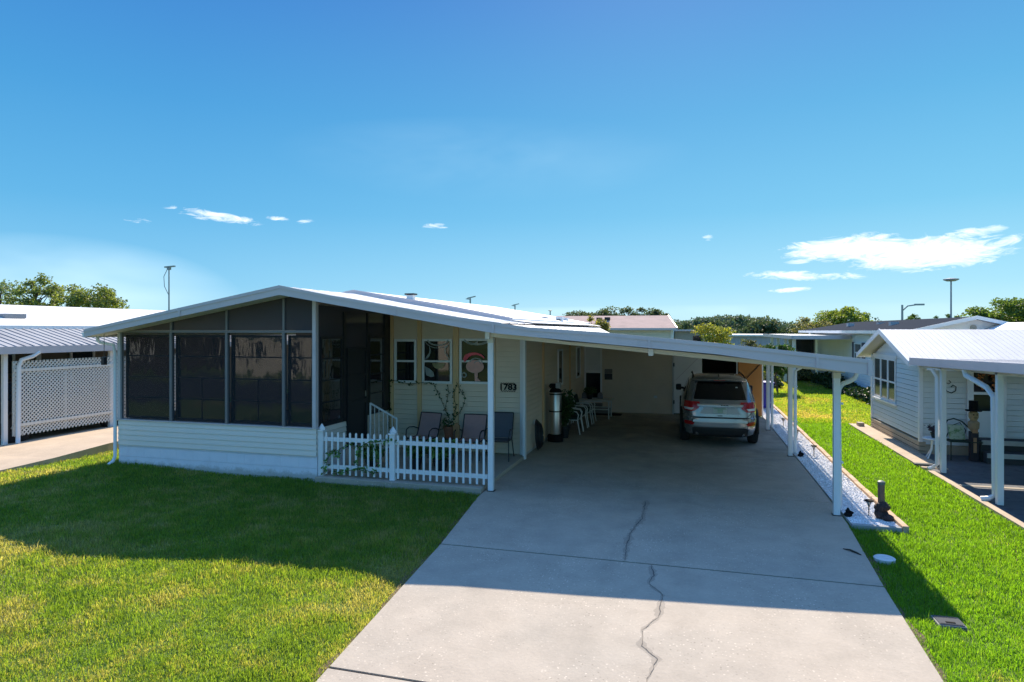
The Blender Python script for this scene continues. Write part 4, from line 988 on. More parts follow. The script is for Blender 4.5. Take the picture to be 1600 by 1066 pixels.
# splash elbow feet
# ------------------------------------------------------------------ cars
class CarShape:
    def __init__(s, L=4.5, W=.90, Ht=1.66):
        s.L, s.W, s.H = L, W, Ht
        # z, half width, rear y, front y, exponent
        k = Ht / 1.66
        s.sl = [(.24 * k, .72, .10, L - .15, 6), (.30 * k, .84, .03, L - .05, 6), (.42 * k, .885, .00, L, 6), (.60 * k, .90, .0, L, 6), (.69 * k, .90, .01, L - .01, 6), (.715 * k, .895, .05, L - .03, 6),
                (.80 * k, .893, .06, L - .06, 6), (.92 * k, .885, .07, L - .12, 6), (1.00 * k, .875, .085, L - .30, 6), (1.05 * k, .865, .10, L - .75, 6), (1.09 * k, .85, .115, L - 1.15, 5.5),
                (1.20 * k, .815, .17, L - 1.38, 5.5), (1.35 * k, .765, .26, L - 1.68, 5.5), (1.48 * k, .715, .35, L - 1.98, 5.5), (1.56 * k, .675, .40, L - 2.2, 5), (1.61 * k, .62, .44, L - 2.35, 4.5), (1.645 * k, .50, .55, L - 2.5, 4), (Ht, .25, .9, L - 2.8, 4)]
    def at(s, z):
        sl = s.sl
        if z <= sl[0][0]: return sl[0][1:]
        for a, b in zip(sl, sl[1:]):
            if z <= b[0]:
                t = (z - a[0]) / (b[0] - a[0]); return tuple(a[i] + (b[i] - a[i]) * t for i in range(1, 5))
        return sl[-1][1:]
    def rear(s, x, z, off=.006):
        w_, r, f, n = s.at(z); hl = (f - r) / 2; q = min(.995, abs(x) / w_); return (r + f) / 2 - hl * (1 - q ** n) ** (1 / n) - off
    def side(s, y, z, off=.006):
        w_, r, f, n = s.at(z); hl = (f - r) / 2; q = min(.995, abs(y - (r + f) / 2) / hl); return w_ * (1 - q ** n) ** (1 / n) + off
    def body(s):
        mb = MB(); N = 96
        for z, w_, r, f, n in s.sl:
            for k in range(N):
                a = 2 * math.pi * k / N; c, d = math.cos(a), math.sin(a)
                # squared-off outline, denser at the corners
                mb.v.append((w_ * math.copysign(abs(c) ** (2 / n), c), (r + f) / 2 + (f - r) / 2 * math.copysign(abs(d) ** (2 / n), d), z))
        for i in range(len(s.sl) - 1):
            for k in range(N): a, b = i * N + k, i * N + (k + 1) % N; mb.f.append((a, b, b + N, a + N))
        mb.f.append(tuple(range(N))[::-1]); m = (len(s.sl) - 1) * N; mb.f.append(tuple(m + k for k in range(N)))
        return mb
    def rpatch(s, rows, off=.006, nx=8, nz=6, mb=None):
        """rows: [(z, xl, xr)...] on the rear"""
        mb = mb or MB(); zs = [r[0] for r in rows]; base = len(mb.v); tot = nz * (len(rows) - 1) + 1
        for i in range(tot):
            k = min(i // nz, len(rows) - 2); t = (i - k * nz) / nz; a, b = rows[k], rows[k + 1]
            z = a[0] + (b[0] - a[0]) * t; xl = a[1] + (b[1] - a[1]) * t; xr = a[2] + (b[2] - a[2]) * t
            for j in range(nx + 1): x = xl + (xr - xl) * j / nx; mb.v.append((x, s.rear(x, z, off), z))
        for i in range(tot - 1):
            for j in range(nx): a = base + i * (nx + 1) + j; mb.f.append((a, a + 1, a + nx + 2, a + nx + 1))
        return mb
    def spatch(s, sg, rows, off=.006, ny=8, nz=5, mb=None):
        mb = mb or MB(); base = len(mb.v); tot = nz * (len(rows) - 1) + 1
        for i in range(tot):
            k = min(i // nz, len(rows) - 2); t = (i - k * nz) / nz; a, b = rows[k], rows[k + 1]
            z = a[0] + (b[0] - a[0]) * t; yl = a[1] + (b[1] - a[1]) * t; yr = a[2] + (b[2] - a[2]) * t
            for j in range(ny + 1): y = yl + (yr - yl) * j / ny; mb.v.append((sg * s.side(y, z, off), y, z))
        for i in range(tot - 1):
            for j in range(ny): a = base + i * (ny + 1) + j; mb.f.append((a, a + 1, a + ny + 2, a + ny + 1))
        return mb
def make_car(name, label, paint, loc, rz=0, detail=True, rimc=None):
    S = CarShape(); t = thing(name, label, 'car', (0, 0, 0))
    body = S.body().build('body', paint, t, smooth=True)
    TINT = pm('tinted_glass', (.006, .007, .008), .05, .05, 1, spec=.55)
    CHR = pm('chrome', (.75, .76, .78), .15, .03, 2, metal=1)
    TR = pm('black_trim', (.014, .014, .015), .6, .15, 6)
    RED = pm('red_lens', (.45, .006, .012), .12, .1, 6, spec=.7); CLR = pm('clear_lens', (.75, .74, .74), .1, .05, 4)
    bt = S.H / 1.66
    S.rpatch([(1.125, -.775, .775), (1.15, -.785, .785), (1.50, -.665, .665), (1.54, -.62, .62)], .010).build('rear_window', TINT, t, smooth=True)
    for sg in (-1, 1):
        S.spatch(sg, [(1.08, .42, 3.35), (1.12, .40, 3.25), (1.46, .72, 2.62), (1.50, .85, 2.5)], .008, ny=20).build('side_window', TINT, t, smooth=True)
        p = MB(); 
        for y0 in (1.25, 2.2): S.spatch(sg, [(1.07, y0 - .05, y0 + .05), (1.52, y0 - .04, y0 + .04)], .013, mb=p)
        p.build('pillar', paint if detail else TR, t, smooth=True)
        # wheel with arch
        for yy, fr_ in ((.92, 0), (3.6, 1)):
            a = MB(); pts = [(sg * .892, yy + .43 * math.cos(R(k * 15)), .40 + .43 * math.sin(R(k * 15))) for k in range(-1, 14)]; a.tube(pts, .035, 6); a.build('wheel_arch', TR, t, smooth=True)
            a = MB(); a.add([(sg * (.893), yy, .40)] + [(sg * .899, yy + .42 * math.cos(R(k * 15)), .38 + .42 * math.sin(R(k * 15))) for k in range(-1, 14)], [(0, k + 1, k + 2) for k in range(14)]); a.build('wheel_well', BLACKP, t, recalc=False)
            whl = MB(); prof = [(.20, -.11), (.30, -.115), (.345, -.10), (.362, -.06), (.362, .06), (.345, .10), (.30, .115), (.20, .11)]
            n = 36
            for r, o in prof:
                for k in range(n): an = 2 * math.pi * k / n; whl.v.append((sg * .81 + o, yy + r * math.cos(an), .362 + r * math.sin(an)))
            for i in range(len(prof)):
                j = (i + 1) % len(prof)
                for k in range(n): whl.f.append((i * n + k, i * n + (k + 1) % n, j * n + (k + 1) % n, j * n + k))
            wo_ = whl.build('wheel', pm('tyre_rubber', (.016, .016, .017), .85, .15, 10), t, smooth=True)
            rm = MB(); xo = sg * .905
            for k in range(5):
                an = 2 * math.pi * k / 5 + .3; c_, d_ = math.cos(an), math.sin(an)
                rm.bar((xo, yy, .362), (xo, yy + .22 * c_, .362 + .22 * d_), .06, .02, up=(1, 0, 0))
            ring = [(xo, yy + .225 * math.cos(R(k * 12)), .362 + .225 * math.sin(R(k * 12))) for k in range(31)]; rm.tube(ring, .014, 6, cap=False)
            rm.build('rim', rimc or CHR, wo_)
        # mirror
        m_ = MB(); m_.tube([(sg * .80, 3.02, 1.13), (sg * .90, 3.0, 1.15)], .03, 8); mr = MB(); mr.box(sg * .88, sg * 1.03, 2.94, 3.06, 1.08, 1.25); mo = mr.build('mirror', TR, t, bevel=.03) if detail else None; mo and m_.build('mirror_arm', TR, mo)
    # lower black cladding and bumper details
    c = MB()
    S.rpatch([(.25, -.70, .70), (.30, -.82, .82), (.45, -.84, .84), (.475, -.70, .70)], .012, mb=c); c.build('lower_bumper', TR, t, smooth=True)
    c = MB(); S.rpatch([(.695, -.60, .60), (.72, -.60, .60)], .016, mb=c); c.build('bumper_gap', TR, t)
    c = MB(); S.rpatch([(.50, -.80, .80), (.60, -.83, .83), (.69, -.80, .80)], .022, mb=c); c.build('bumper', paint, t, smooth=True)
    if detail:
        for sg in (-1, 1):
            rr = [(.845, .60, .84), (.92, .49, .865), (1.03, .455, .866), (1.075, .47, .84)]
            rows = [(z, a, b) if sg > 0 else (z, -b, -a) for z, a, b in rr]
            tl = S.rpatch(rows, .022).build('tail_light', RED, t, smooth=True)
            q = [(.872, .64, .81), (.925, .60, .84)]; S.rpatch([(z, a, b) if sg > 0 else (z, -b, -a) for z, a, b in q], .030).build('reversing_lens', CLR, tl, smooth=True)
            q = [(.53, .62, .80), (.575, .58, .82), (.615, .66, .80)]; S.rpatch([(z, a, b) if sg > 0 else (z, -b, -a) for z, a, b in q], .032).build('reflector', RED, t, smooth=True)
            q = MB(); q.tube([(sg * .62, .75, 1.60), (sg * .60, .9, 1.655), (sg * .60, 2.0, 1.675), (sg * .61, 2.2, 1.63)], .018, 8); q.build('roof_rail', TR, t, smooth=True)
        S.rpatch([(.965, -.50, .50), (1.0, -.53, .53), (1.022, -.52, .52)], .030).build('chrome_bar', CHR, t, smooth=True)
        bd = MB()
        for k in range(5): S.rpatch([(.988, .02 + k * .035, .045 + k * .035), (1.012, .02 + k * .035, .045 + k * .035)], .034, nx=1, nz=1, mb=bd)
        bd.build('badge', TR, t)
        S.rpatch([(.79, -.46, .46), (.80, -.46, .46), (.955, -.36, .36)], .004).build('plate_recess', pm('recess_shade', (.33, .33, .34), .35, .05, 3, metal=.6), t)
        pl_ = MB(); pl_.box(-.155, .155, -.002, .008, .80, .945); po = pl_.build('number_plate', pm('plate_white', (.62, .68, .66), .4, .06, 12), t, bevel=.004)
        po.location.y = S.rear(0, .87, .028); g_ = MB(); g_.box(-.06, .06, -.0045, -.002, .83, .91); go = g_.build('plate_emblem', pm('pale_green', (.36, .52, .42), .4, .2, 30), po); g_ = MB(); g_.box(-.145, .145, -.0048, -.002, .915, .935); g_.build('plate_band', pm('plate_green', (.18, .36, .26), .4, .2, 30), po)
        S.rpatch([(.74, -.055, .055), (.76, -.055, .055)], .014).build('tailgate_latch', TR, t)
        for x0, x1 in ((-.855, -.852), ): pass
        gp = MB()
        for sg in (-1, 1):
            rows = [(.72, .60, .612), (.80, .70, .712), (.86, .72, .732)]; S.rpatch([(z, a, b) if sg > 0 else (z, -b, -a) for z, a, b in rows], .008, nx=1, mb=gp)
        gp.build('panel_gap', TR, t)
        sp_ = MB(); n = 12
        for j in range(n):
            xa, xb = -.62 + 1.24 * j / n, -.62 + 1.24 * (j + 1) / n
            ya, yb = .30 + .10 * (xa / .62) ** 4, .30 + .10 * (xb / .62) ** 4; za, zb = 1.585 - .02 * (xa / .62) ** 2, 1.585 - .02 * (xb / .62) ** 2
            sp_.add([(xa, ya, za), (xb, yb, zb), (xb, .62, zb + .035), (xa, .62, za + .035), (xa, ya + .01, za - .022), (xb, yb + .01, zb - .022)], [(0, 1, 2, 3), (0, 4, 5, 1)])
        sp_.build('spoiler', paint, t, smooth=True, recalc=False)
        q = MB(); q.box(-.13, .13, .291, .30, 1.566, 1.580); q.build('brake_light', pm('dim_red_lens', (.30, .03, .03), .3, .1, 8), t)
        q = MB(); q.prism([(-.02, .55, 1.61), (.02, .55, 1.61), (.006, .62, 1.70), (-.006, .62, 1.70)], (0, .10, 0)); q.build('antenna', TR, t)
        q = MB(); S.rpatch([(1.40, .36, .42), (1.425, .37, .41)], .014, mb=q); q.build('window_sticker', pm('sticker', (.6, .6, .6), .5, .1, 9), t)
        q = MB(); q.tube([(0, .42, 1.10), (.30, .245, 1.13)], .008, 5)
        q = MB(); q.tube([(-.62, .9, .30), (-.62, .2, .30)], .03, 8); q.build('exhaust', TR, t)
    t.location = loc; t.rotation_euler = (0, 0, rz)
    return t
SILV = pm('silver_paint', (.31, .32, .335), .25, .03, 2, metal=.7, coat=.8)
make_car('parked_car', 'silver sport utility vehicle parked nose-in under the carport, seen from behind', SILV, (.66, 15.9, 0), R(1.0))
# ------------------------------------------------------------------ home on the right
BLUE = pm('pale_blue_siding', (.70, .735, .74), .55, .06, 1.5)
rn = thing('neighbour_cottage', 'pale blue sided cottage on the right with three tall windows in its gable wall', 'house', (7, 18, 0))
GX = 5.0; Y0, Y1 = 16.45, 20.45; YM = (Y0 + Y1) / 2
def gtop(u): y = Y1 + (Y0 - Y1) * u; return 2.05 + .60 * (1 - abs(y - YM) / (YM - Y0))
mb = MB(); siding(mb, (GX, Y1), (GX, Y0), .30, 2.8, (-1, 0), .118, top=gtop); mb.build('gable_siding', BLUE, rn, recalc=False)
mb = MB(); siding(mb, (GX, Y0), (14, Y0), .20, 2.1, (0, -1), .118); siding(mb, (14, Y1), (GX, Y1), .20, 2.1, (0, 1), .118); mb.build('front_siding', BLUE, rn, recalc=False)
mb = MB()
for z in (-.05, .06, .17): mb.box(GX - .035, GX + .1, Y0 - .02, Y1, z, z + .095)
mb.box(GX + .1, 14, Y0 - .01, Y0 + .1, -.1, .19)
mb.build('skirting', pm('tan_skirting', (.46, .38, .28), .8, .1, 3), rn)
for ya_, yb_ in ((Y0 - .04, Y0 + .05), (Y1 - .05, Y1 + .035)):
    mb = MB(); mb.box(GX - .035, GX + .04, ya_, yb_, .26, 2.1); mb.build('corner_board', WHITE2, rn)
rr = MB()
for sg in (-1, 1):
    ye = YM + sg * (YM - Y0 + .32); ze = 2.78 - .60 * (YM - Y0 + .32) / (YM - Y0)
    rr.add([(4.68, YM, 2.80), (16, YM, 2.80), (16, ye, ze), (4.68, ye, ze)], [(0, 1, 2, 3)])
    rr.add([(4.68, YM, 2.74), (16, YM, 2.74), (16, ye, ze - .06), (4.68, ye, ze - .06)], [(0, 1, 2, 3)])
rfo = rr.build('roof', ROOFG, rn, recalc=False)
ri = MB()
for k in range(90):
    x = 4.80 + k * .12
    for sg in (-1, 1): ye = YM + sg * (YM - Y0 + .32); ze = 2.78 - .60 * (YM - Y0 + .32) / (YM - Y0); ri.bar((x, YM, 2.801), (x, ye, ze + .001), .03, .008)
ri.build('roof_rib', ROOFG, rfo)
ba = MB()
for sg in (-1, 1):
    ye = YM + sg * (YM - Y0 + .34); ze = 2.78 - .60 * (YM - Y0 + .34) / (YM - Y0)
    ba.prism([(4.655, YM, 2.82), (4.655, ye, ze + .02), (4.655, ye, ze - .10), (4.655, YM, 2.69)], (.024, 0, 0)); ba.box(4.68, 16, ye - .02, ye + .02, ze - .09, ze + .0)
ba.build('barge_board', WHITE2, rn)
wf = MB(); ys_ = [18.2, 18.85, 19.5, 20.15]
for a, b in zip(ys_, ys_[1:]): wf.frame_yz(a + .002, b - .002, .92, 2.05, GX - .035, GX - .016, .055); wf.box(GX - .033, GX - .018, a + .06, b - .06, 1.42, 1.465)
wf.box(GX - .06, GX - .015, ys_[0] - .08, ys_[-1] + .08, .86, .915); wf.box(GX - .04, GX - .015, ys_[0] - .07, ys_[-1] + .07, 2.055, 2.13); wfr = wf.build('window', WHITE2, rn)
wp = MB()
for a, b in zip(ys_, ys_[1:]): wp.quad((GX - .022, a + .05, .97), (GX - .022, b - .05, .97), (GX - .022, b - .05, 2.0), (GX - .022, a + .05, 2.0))
wp.build('pane', GLASS, wfr)
# front: storm door, wreath, steps
f = MB(); f.frame_xz(5.90, 6.64, .42, 2.1, Y0 - .06, Y0 - .016, .12); f.box(6.02, 6.52, Y0 - .055, Y0 - .017, 1.36, 1.42); f.box(6.02, 6.52, Y0 - .05, Y0 - .017, .54, 1.0)
fd = f.build('door', WHITE2, rn); p = MB(); p.quad((6.02, Y0 - .03, .95), (6.52, Y0 - .03, .95), (6.52, Y0 - .03, 2.0), (6.02, Y0 - .03, 2.0)); p.build('pane', GLASS, fd)
mb = MB()
for k in range(130):
    a = rl.random() * 6.28; r = .13 + .07 * rl.random(); leaf(mb, (6.27 + r * math.cos(a), Y0 - .09 - .03 * rl.random(), 1.66 + r * 1.05 * math.sin(a)), rl.uniform(.05, .1), wide=.8)
o = mb.build('autumn_wreath', pm('orange_leaves', (.42, .15, .04), .6, .1, 8, island=.6), recalc=False); o['label'] = 'orange autumn wreath on the dark glass of the right-hand cottage door'; o['category'] = 'wreath'
ca = MB(); ca.box(GX + .02, 8.5, Y0 - .30, Y0 + .02, 1.93, 1.99); ca.box(GX + .02, 8.5, Y0 - .36, Y0 - .301, 1.90, 2.0); ca.build('door_canopy', WHITE2, rn)
# steps with white nosing
st_ = thing('cottage_steps', 'dark porch steps with white edges below the cottage door', 'steps', (6.7, 15.9, 0))
mb = MB(); mb.box(6.0, 8.2, 15.95, Y0 - .07, -.02, .42); mb.box(5.95, 8.2, 15.55, 15.949, -.02, .21); mb.build('tread', pm('dark_step', (.05, .055, .06), .9, .1, 5), st_)
mb = MB(); mb.box(6.0, 8.2, 15.91, 15.948, .33, .425); mb.box(5.95, 8.2, 15.51, 15.549, .12, .215); mb.build('nosing', pm('grey_white_edge', (.50, .50, .48), .7, .1, 4), st_)
hr = thing('cottage_railing', 'white stair railing at the right edge beside the cottage steps', 'railing', (7.2, 15.7, 0))
mb = MB(); mb.box(7.10, 7.24, 15.25, 15.39, 0, .95); mb.build('newel_post', WHITE2, hr, bevel=.01)
mb = MB(); mb.bar((7.17, 15.35, .85), (6.95, 16.35, 1.25), .06, .06); mb.bar((7.17, 15.35, .25), (6.95, 16.35, .62), .05, .06)
for k in range(1, 8): q = Vector((7.17, 15.35, .25)).lerp(Vector((6.95, 16.35, .62)), k / 8); mb.bar(q, q + Vector((0, 0, .60)), .03, .03)
mb.build('railing', WHITE2, hr)
# porch furniture: side table, pot, bench, cushion, scarecrow, scroll art
stb = thing('side_table', 'small white side table with splayed legs by the cottage corner', 'table', (5.36, 15.9, 0))
mb = MB(); mb.lathe((5.36, 15.85, 0), [(.21, .42), (.22, .43), (.21, .45)], 20); mb.build('top', WHITE2, stb)
for k in range(4): a = k * 1.57 + .6; mb = MB(); mb.tube([(5.36 + .05 * math.cos(a), 15.85 + .05 * math.sin(a), .42), (5.36 + .07 * math.cos(a), 15.85 + .07 * math.sin(a), .2), (5.36 + .19 * math.cos(a), 15.85 + .19 * math.sin(a), 0)], .016, 6); mb.build('leg', WHITE2, stb, smooth=True)
stb.location.x -= .28
bushy_pot(5.08, 15.85, .45, .07, .12, .13, .22, 220, pm('purple_leaf', (.06, .04, .06), .6, .1, 5, island=.5), 'small pot of dark purple flowers on the white side table', ls=(.04, .07))
bn_ = thing('garden_bench', 'dark green wire bench with arched back on the cottage porch', 'bench', (5.95, 15.9, 0))
BG = pm('dark_green_metal', (.012, .03, .022), .5, .1, 5)
mb = MB(); mb.tube([(5.62, 16.1, .40), (5.62, 16.15, .62), (5.72, 16.18, .80), (5.85, 16.2, .84), (6.0, 16.18, .78), (6.15, 16.15, .62), (6.22, 16.1, .55)], .015, 6); mb.tube([(5.66, 16.1, .42), (5.8, 16.14, .7), (5.95, 16.15, .76), (6.05, 16.12, .6), (6.0, 16.1, .45)], .01, 6)
mb.tube([(5.62, 16.1, .40), (6.22, 16.1, .40), (6.22, 15.72, .40), (5.62, 15.72, .40), (5.62, 16.1, .40)], .012, 6); mb.build('frame', BG, bn_, smooth=True)
for x in (5.64, 6.2):
    for y in (15.74, 16.08): mb = MB(); mb.tube([(x, y, .40), (x, y, 0)], .012, 6); mb.build('leg', BG, bn_)
mb = MB()
for k in range(8): mb.box(5.63, 6.21, 15.74 + k * .045, 15.76 + k * .045, .405, .415)
mb.build('seat', BG, bn_); bn_.location.x -= .28
mb = MB(); mb.prism([(5.68, 15.9, .42), (5.98, 15.9, .42), (5.98, 16.02, .72), (5.68, 16.02, .72)], (0, .08, .0)); o = mb.build('cushion', pm('leafy_cushion', (.45, .50, .35), .9, .1, 3, c2=(.10, .22, .06), c2amt=.5, c2scale=14), bevel=.02); o['label'] = 'pale cushion with green leaf print on the dark green bench'; o['category'] = 'cushion'; o.location.x -= .28
sc_ = thing('scarecrow_figure', 'tall wooden scarecrow decoration with black hat beside the cottage door', 'scarecrow', (5.80, 15.80, 0))
X, Y = 5.80, 15.80
mb = MB(); mb.box(X - .07, X + .07, Y - .07, Y + .07, .0, .62); mb.build('body', pm('dark_navy_wood', (.03, .025, .035), .8, .2, 8), sc_)
mb = MB(); mb.lathe((X, Y, 0), [(.05, .62), (.10, .70), (.11, .82), (.06, .86)], 12); mb.build('torso', pm('burlap', (.36, .26, .16), .95, .15, 12), sc_)
mb = MB(); mb.lathe((X, Y, 0), [(.06, .86), (.09, .93), (.09, 1.02), (.05, 1.06)], 14); hd = mb.build('head', pm('straw_face', (.42, .30, .16), .95, .15, 12), sc_, smooth=True)
mb = MB(); mb.box(X - .045, X - .02, Y - .095, Y - .085, .98, 1.0); mb.box(X + .02, X + .045, Y - .095, Y - .085, .98, 1.0); mb.box(X - .03, X + .03, Y - .095, Y - .085, .92, .93); mb.build('face', BLACKP, hd)
mb = MB(); mb.lathe((X, Y, 0), [(.15, 1.06), (.15, 1.08), (.085, 1.085), (.085, 1.28), (.02, 1.285)], 16); mb.build('hat', BLACKP, sc_)
mb = MB(); mb.box(X - .05, X + .05, Y - .085, Y - .072, .60, .68); mb.box(X - .03, X + .03, Y - .08, Y - .072, .18, .50); mb.build('ornament', pm('orange_accent', (.40, .22, .12), .8, .2, 14), sc_)
mb = MB()
mb.tube([(5.62 + .0, Y0 - .03, 1.75), (5.62, Y0 - .03, 1.52), (5.66, Y0 - .03, 1.42), (5.75, Y0 - .03, 1.38), (5.83, Y0 - .03, 1.43), (5.84, Y0 - .03, 1.52), (5.78, Y0 - .03, 1.56), (5.74, Y0 - .03, 1.51)], .009, 6)
mb.tube([(5.62, Y0 - .03, 1.62), (5.70, Y0 - .03, 1.58), (5.74, Y0 - .03, 1.62), (5.70, Y0 - .03, 1.66)], .008, 6)
o = mb.build('scroll_wall_art', BLACKP, smooth=True); o['label'] = 'black iron scroll wall ornament above the green bench'; o['category'] = 'wall art'; o.location.x -= .15
mb = MB(); mb.tube([(5.90, Y0 - .03, .75), (5.90, Y0 - .03, 1.90)], .009, 6); mb.box(5.86, 5.94, Y0 - .05, Y0 - .02, .72, .80); mb.build('conduit', FASC, rn)
mb = MB(); mb.box(7.10, 8.2, Y0 - .06, Y0 - .02, 1.60, 1.64); mb.tube(arc((7.35, Y0 - .03, 1.84), .08, 0, 300, 14), .01, 6); o = mb.build('wall_shelf', BLACKP); o['label'] = 'black bar and scroll on the cottage wall near the right edge'; o['category'] = 'wall art'
# its carport
nc = thing('cottage_carport', 'white flat carport on square posts in front of the right-hand cottage', 'carport', (6.5, 13.5, 0))
mb = MB(); mb.add([(4.60, 8.4, 2.34), (10.5, 8.4, 2.34), (10.5, 15.7, 2.165), (4.60, 15.7, 2.165)], [(0, 1, 2, 3)]); mb.add([(4.60, 8.4, 2.28), (10.5, 8.4, 2.28), (10.5, 15.7, 2.11), (4.60, 15.7, 2.11)], [(0, 1, 2, 3)]); rf2 = mb.build('roof', ROOFG, nc, recalc=False)
mb = MB()
for k in range(24): x = 4.8 + k * .24; mb.bar((x, 8.4, 2.344), (x, 15.68, 2.17), .03, .01)
mb.build('roof_rib', ROOFG, rf2)
mb = MB(); mb.prism([(4.56, 8.38, 2.37), (4.56, 15.72, 2.19), (4.56, 15.72, 2.03), (4.56, 8.38, 2.22)], (.038, 0, 0)); mb.box(4.6, 10.5, 8.36, 8.395, 2.18, 2.36); mb.build('gutter', FASC, nc)
for y in (14.33, 11.95):
    z = 2.20 + .02 * (16.4 - y) - .11; mb = MB(); mb.box(4.70, 4.79, y - .045, y + .045, 0, z); mb.build('post', WHITE, nc, bevel=.006)
mb = MB(); mb.prism([(4.70, 8.5, 2.15), (4.70, 15.6, 2.0), (4.70, 15.6, 2.08), (4.70, 8.5, 2.23)], (.08, 0, 0)); mb.build('side_beam', BEAM, nc)
mb = MB(); mb.tube([(4.60, 12.9, 2.10), (4.62, 12.9, 2.0), (4.72, 12.35, 1.84), (4.74, 12.15, 1.70), (4.74, 12.1, .12), (4.66, 12.12, .05), (4.56, 12.15, .03)], .045, 8); mb.build('downspout', WHITE2, nc, smooth=True)
mb = MB(); mb.tube([(4.62, 14.5, 2.0), (4.68, 14.45, 1.86), (4.68, 14.44, .14), (4.62, 14.5, .06), (4.54, 14.5, .03)], .04, 8); mb.build('downspout', WHITE2, nc, smooth=True)
# patio pavers and kerb slab
mb = MB(); mb.box(4.62, 12, 8.0, 16.5, -.08, -.006); struct(mb, 'neighbour_patio', pm('dark_pavers', (.12, .125, .14), .9, .25, 3, c2=(.07, .07, .08), c2scale=6, bump=.006, bscale=30))
mb = MB(); mb.box(4.50, 4.615, 10.6, 14.4, -.05, .015); mb.box(4.50, 4.96, 14.7, 21.0, -.05, .012); struct(mb, 'neighbour_kerb', CONC2)
mb = MB(); mb.box(4.66, 12, 13.2, 13.32, -.005, .002); struct(mb, 'patio_band', CONC)
mb = MB(); mb.box(4.42, 4.95, 14.86, 15.0, .013, .05); o = mb.build('splash_block', pm('slate_block', (.10, .11, .11), .9, .1, 5), bevel=.01); o['label'] = 'dark slate splash block by the first post of the right-hand carport'; o['category'] = 'splash block'
mb = MB(); mb.box(4.64, 4.80, 20.45, 20.7, .013, .11); o = mb.build('concrete_block', CONC, bevel=.01); o['label'] = 'small concrete block at the far corner of the blue cottage'; o['category'] = 'block'

# ------------------------------------------------------------------ home on the left
ln = thing('white_roofed_home', 'neighbouring home on the left with a long bright white gabled roof', 'house', (-20, 20, 0))
mb = MB(); mb.add([(-17.3, 8.0, 2.90), (-17.3, 33, 2.90), (-20.2, 33, 3.56), (-20.2, 8.0, 3.56)], [(0, 1, 2, 3)]); mb.add([(-23, 8.0, 2.9), (-23, 33, 2.9), (-20.2, 33, 3.56), (-20.2, 8.0, 3.56)], [(0, 1, 2, 3)])
lr = mb.build('roof', ROOFW, ln, recalc=False)
mb = MB(); mb.box(-17.32, -17.27, 8.0, 33, 2.80, 2.905); mb.build('fascia', WHITE2, lr)
mb = MB(); mb.box(-18.6, -18.2, 13.2, 13.8, 3.12, 3.24); mb.build('roof_vent', pm('vent_grey', (.25, .26, .28), .5, .1, 4), lr)
mb = MB(); siding(mb, (-17.6, 8.2), (-17.6, 33), .1, 2.85, (1, 0), .115); mb.build('siding', pm('brown_siding', (.20, .17, .13), .7, .1, 2), ln, recalc=False)
for a, b in ((12.2, 13.0), (14.6, 15.4)):
    f = MB(); f.frame_yz(a, b, 1.0, 2.3, -17.58, -17.54, .06); fr = f.build('window', WHITE2, ln); p = MB(); p.quad((-17.57, a, 1.0), (-17.57, b, 1.0), (-17.57, b, 2.3), (-17.57, a, 2.3)); p.build('pane', GLASS, fr)
for y in (11.8, 13.6, 16.0): mb = MB(); mb.box(-17.58, -17.52, y, y + .1, .1, 2.8); mb.build('wall_batten', WHITE2, ln)
lc = thing('ribbed_carport', 'grey ribbed metal carport roof on white posts beside the left home', 'carport', (-16.5, 18, 0))
RIBM = pm('weathered_metal_roof', (.36, .36, .37), .6, .2, 1.2, c2=(.22, .22, .24), c2amt=.5, c2scale=.9, stretch=(.4, 3, 1))
mb = MB(); mb.add([(-15.6, 8.5, 2.36), (-15.6, 30, 2.30), (-17.3, 30, 2.82), (-17.3, 8.5, 2.82)], [(0, 1, 2, 3)]); mb.add([(-15.6, 8.5, 2.31), (-15.6, 30, 2.25), (-17.3, 30, 2.77), (-17.3, 8.5, 2.77)], [(0, 1, 2, 3)]); lrf = mb.build('roof', RIBM, lc, recalc=False)
mb = MB()
for k in range(95): y = 8.6 + k * .22; mb.bar((-15.6, y, 2.368), (-17.3, y, 2.828), .05, .018)
mb.build('roof_rib', RIBM, lrf)
mb = MB(); mb.prism([(-15.58, 8.4, 2.40), (-15.58, 30, 2.34), (-15.58, 30, 2.18), (-15.58, 8.4, 2.22)], (-.04, 0, 0)); mb.build('gutter', FASC, lc)
for y in (11.45, 14.35, 17.6, 21): mb = MB(); mb.box(-15.84, -15.75, y - .05, y + .05, .0, 2.30); mb.build('post', WHITE, lc, bevel=.006)
mb = MB(); mb.box(-16.05, -15.96, 11.0, 11.09, 0, 2.30); mb.build('post', WHITE, lc, bevel=.006)
mb = MB(); mb.tube([(-15.60, 12.15, 2.24), (-15.62, 12.0, 2.14), (-15.70, 11.78, 2.06), (-15.70, 11.72, 1.9), (-15.70, 11.70, .18), (-15.62, 11.64, .08), (-15.54, 11.58, .04)], .05, 8); mb.build('downspout', WHITE2, lc, smooth=True)
lat = thing('lattice_screen', 'white diagonal lattice privacy screen hung along the side of the left carport', 'screen', (-15.75, 13, .2))
LW = pm('white_lattice', (.70, .70, .66), .5, .06, 3)
ya, yb, za, zb = 11.62, 17.6, .22, 2.03
mb = MB(); W2 = yb - ya; H2 = zb - za; step = .098
def clip_diag(sg):
    k = -H2
    out = []
    while k < W2 + H2:
        # line y = ya + k + t, z = za + t (sg>0) or z = zb - t
        t0, t1 = max(0, -k), min(H2, W2 - k)
        if t1 - t0 > .02: out.append(((ya + k + t0, za + t0 if sg > 0 else zb - t0), (ya + k + t1, za + t1 if sg > 0 else zb - t1)))
        k += step
    return out
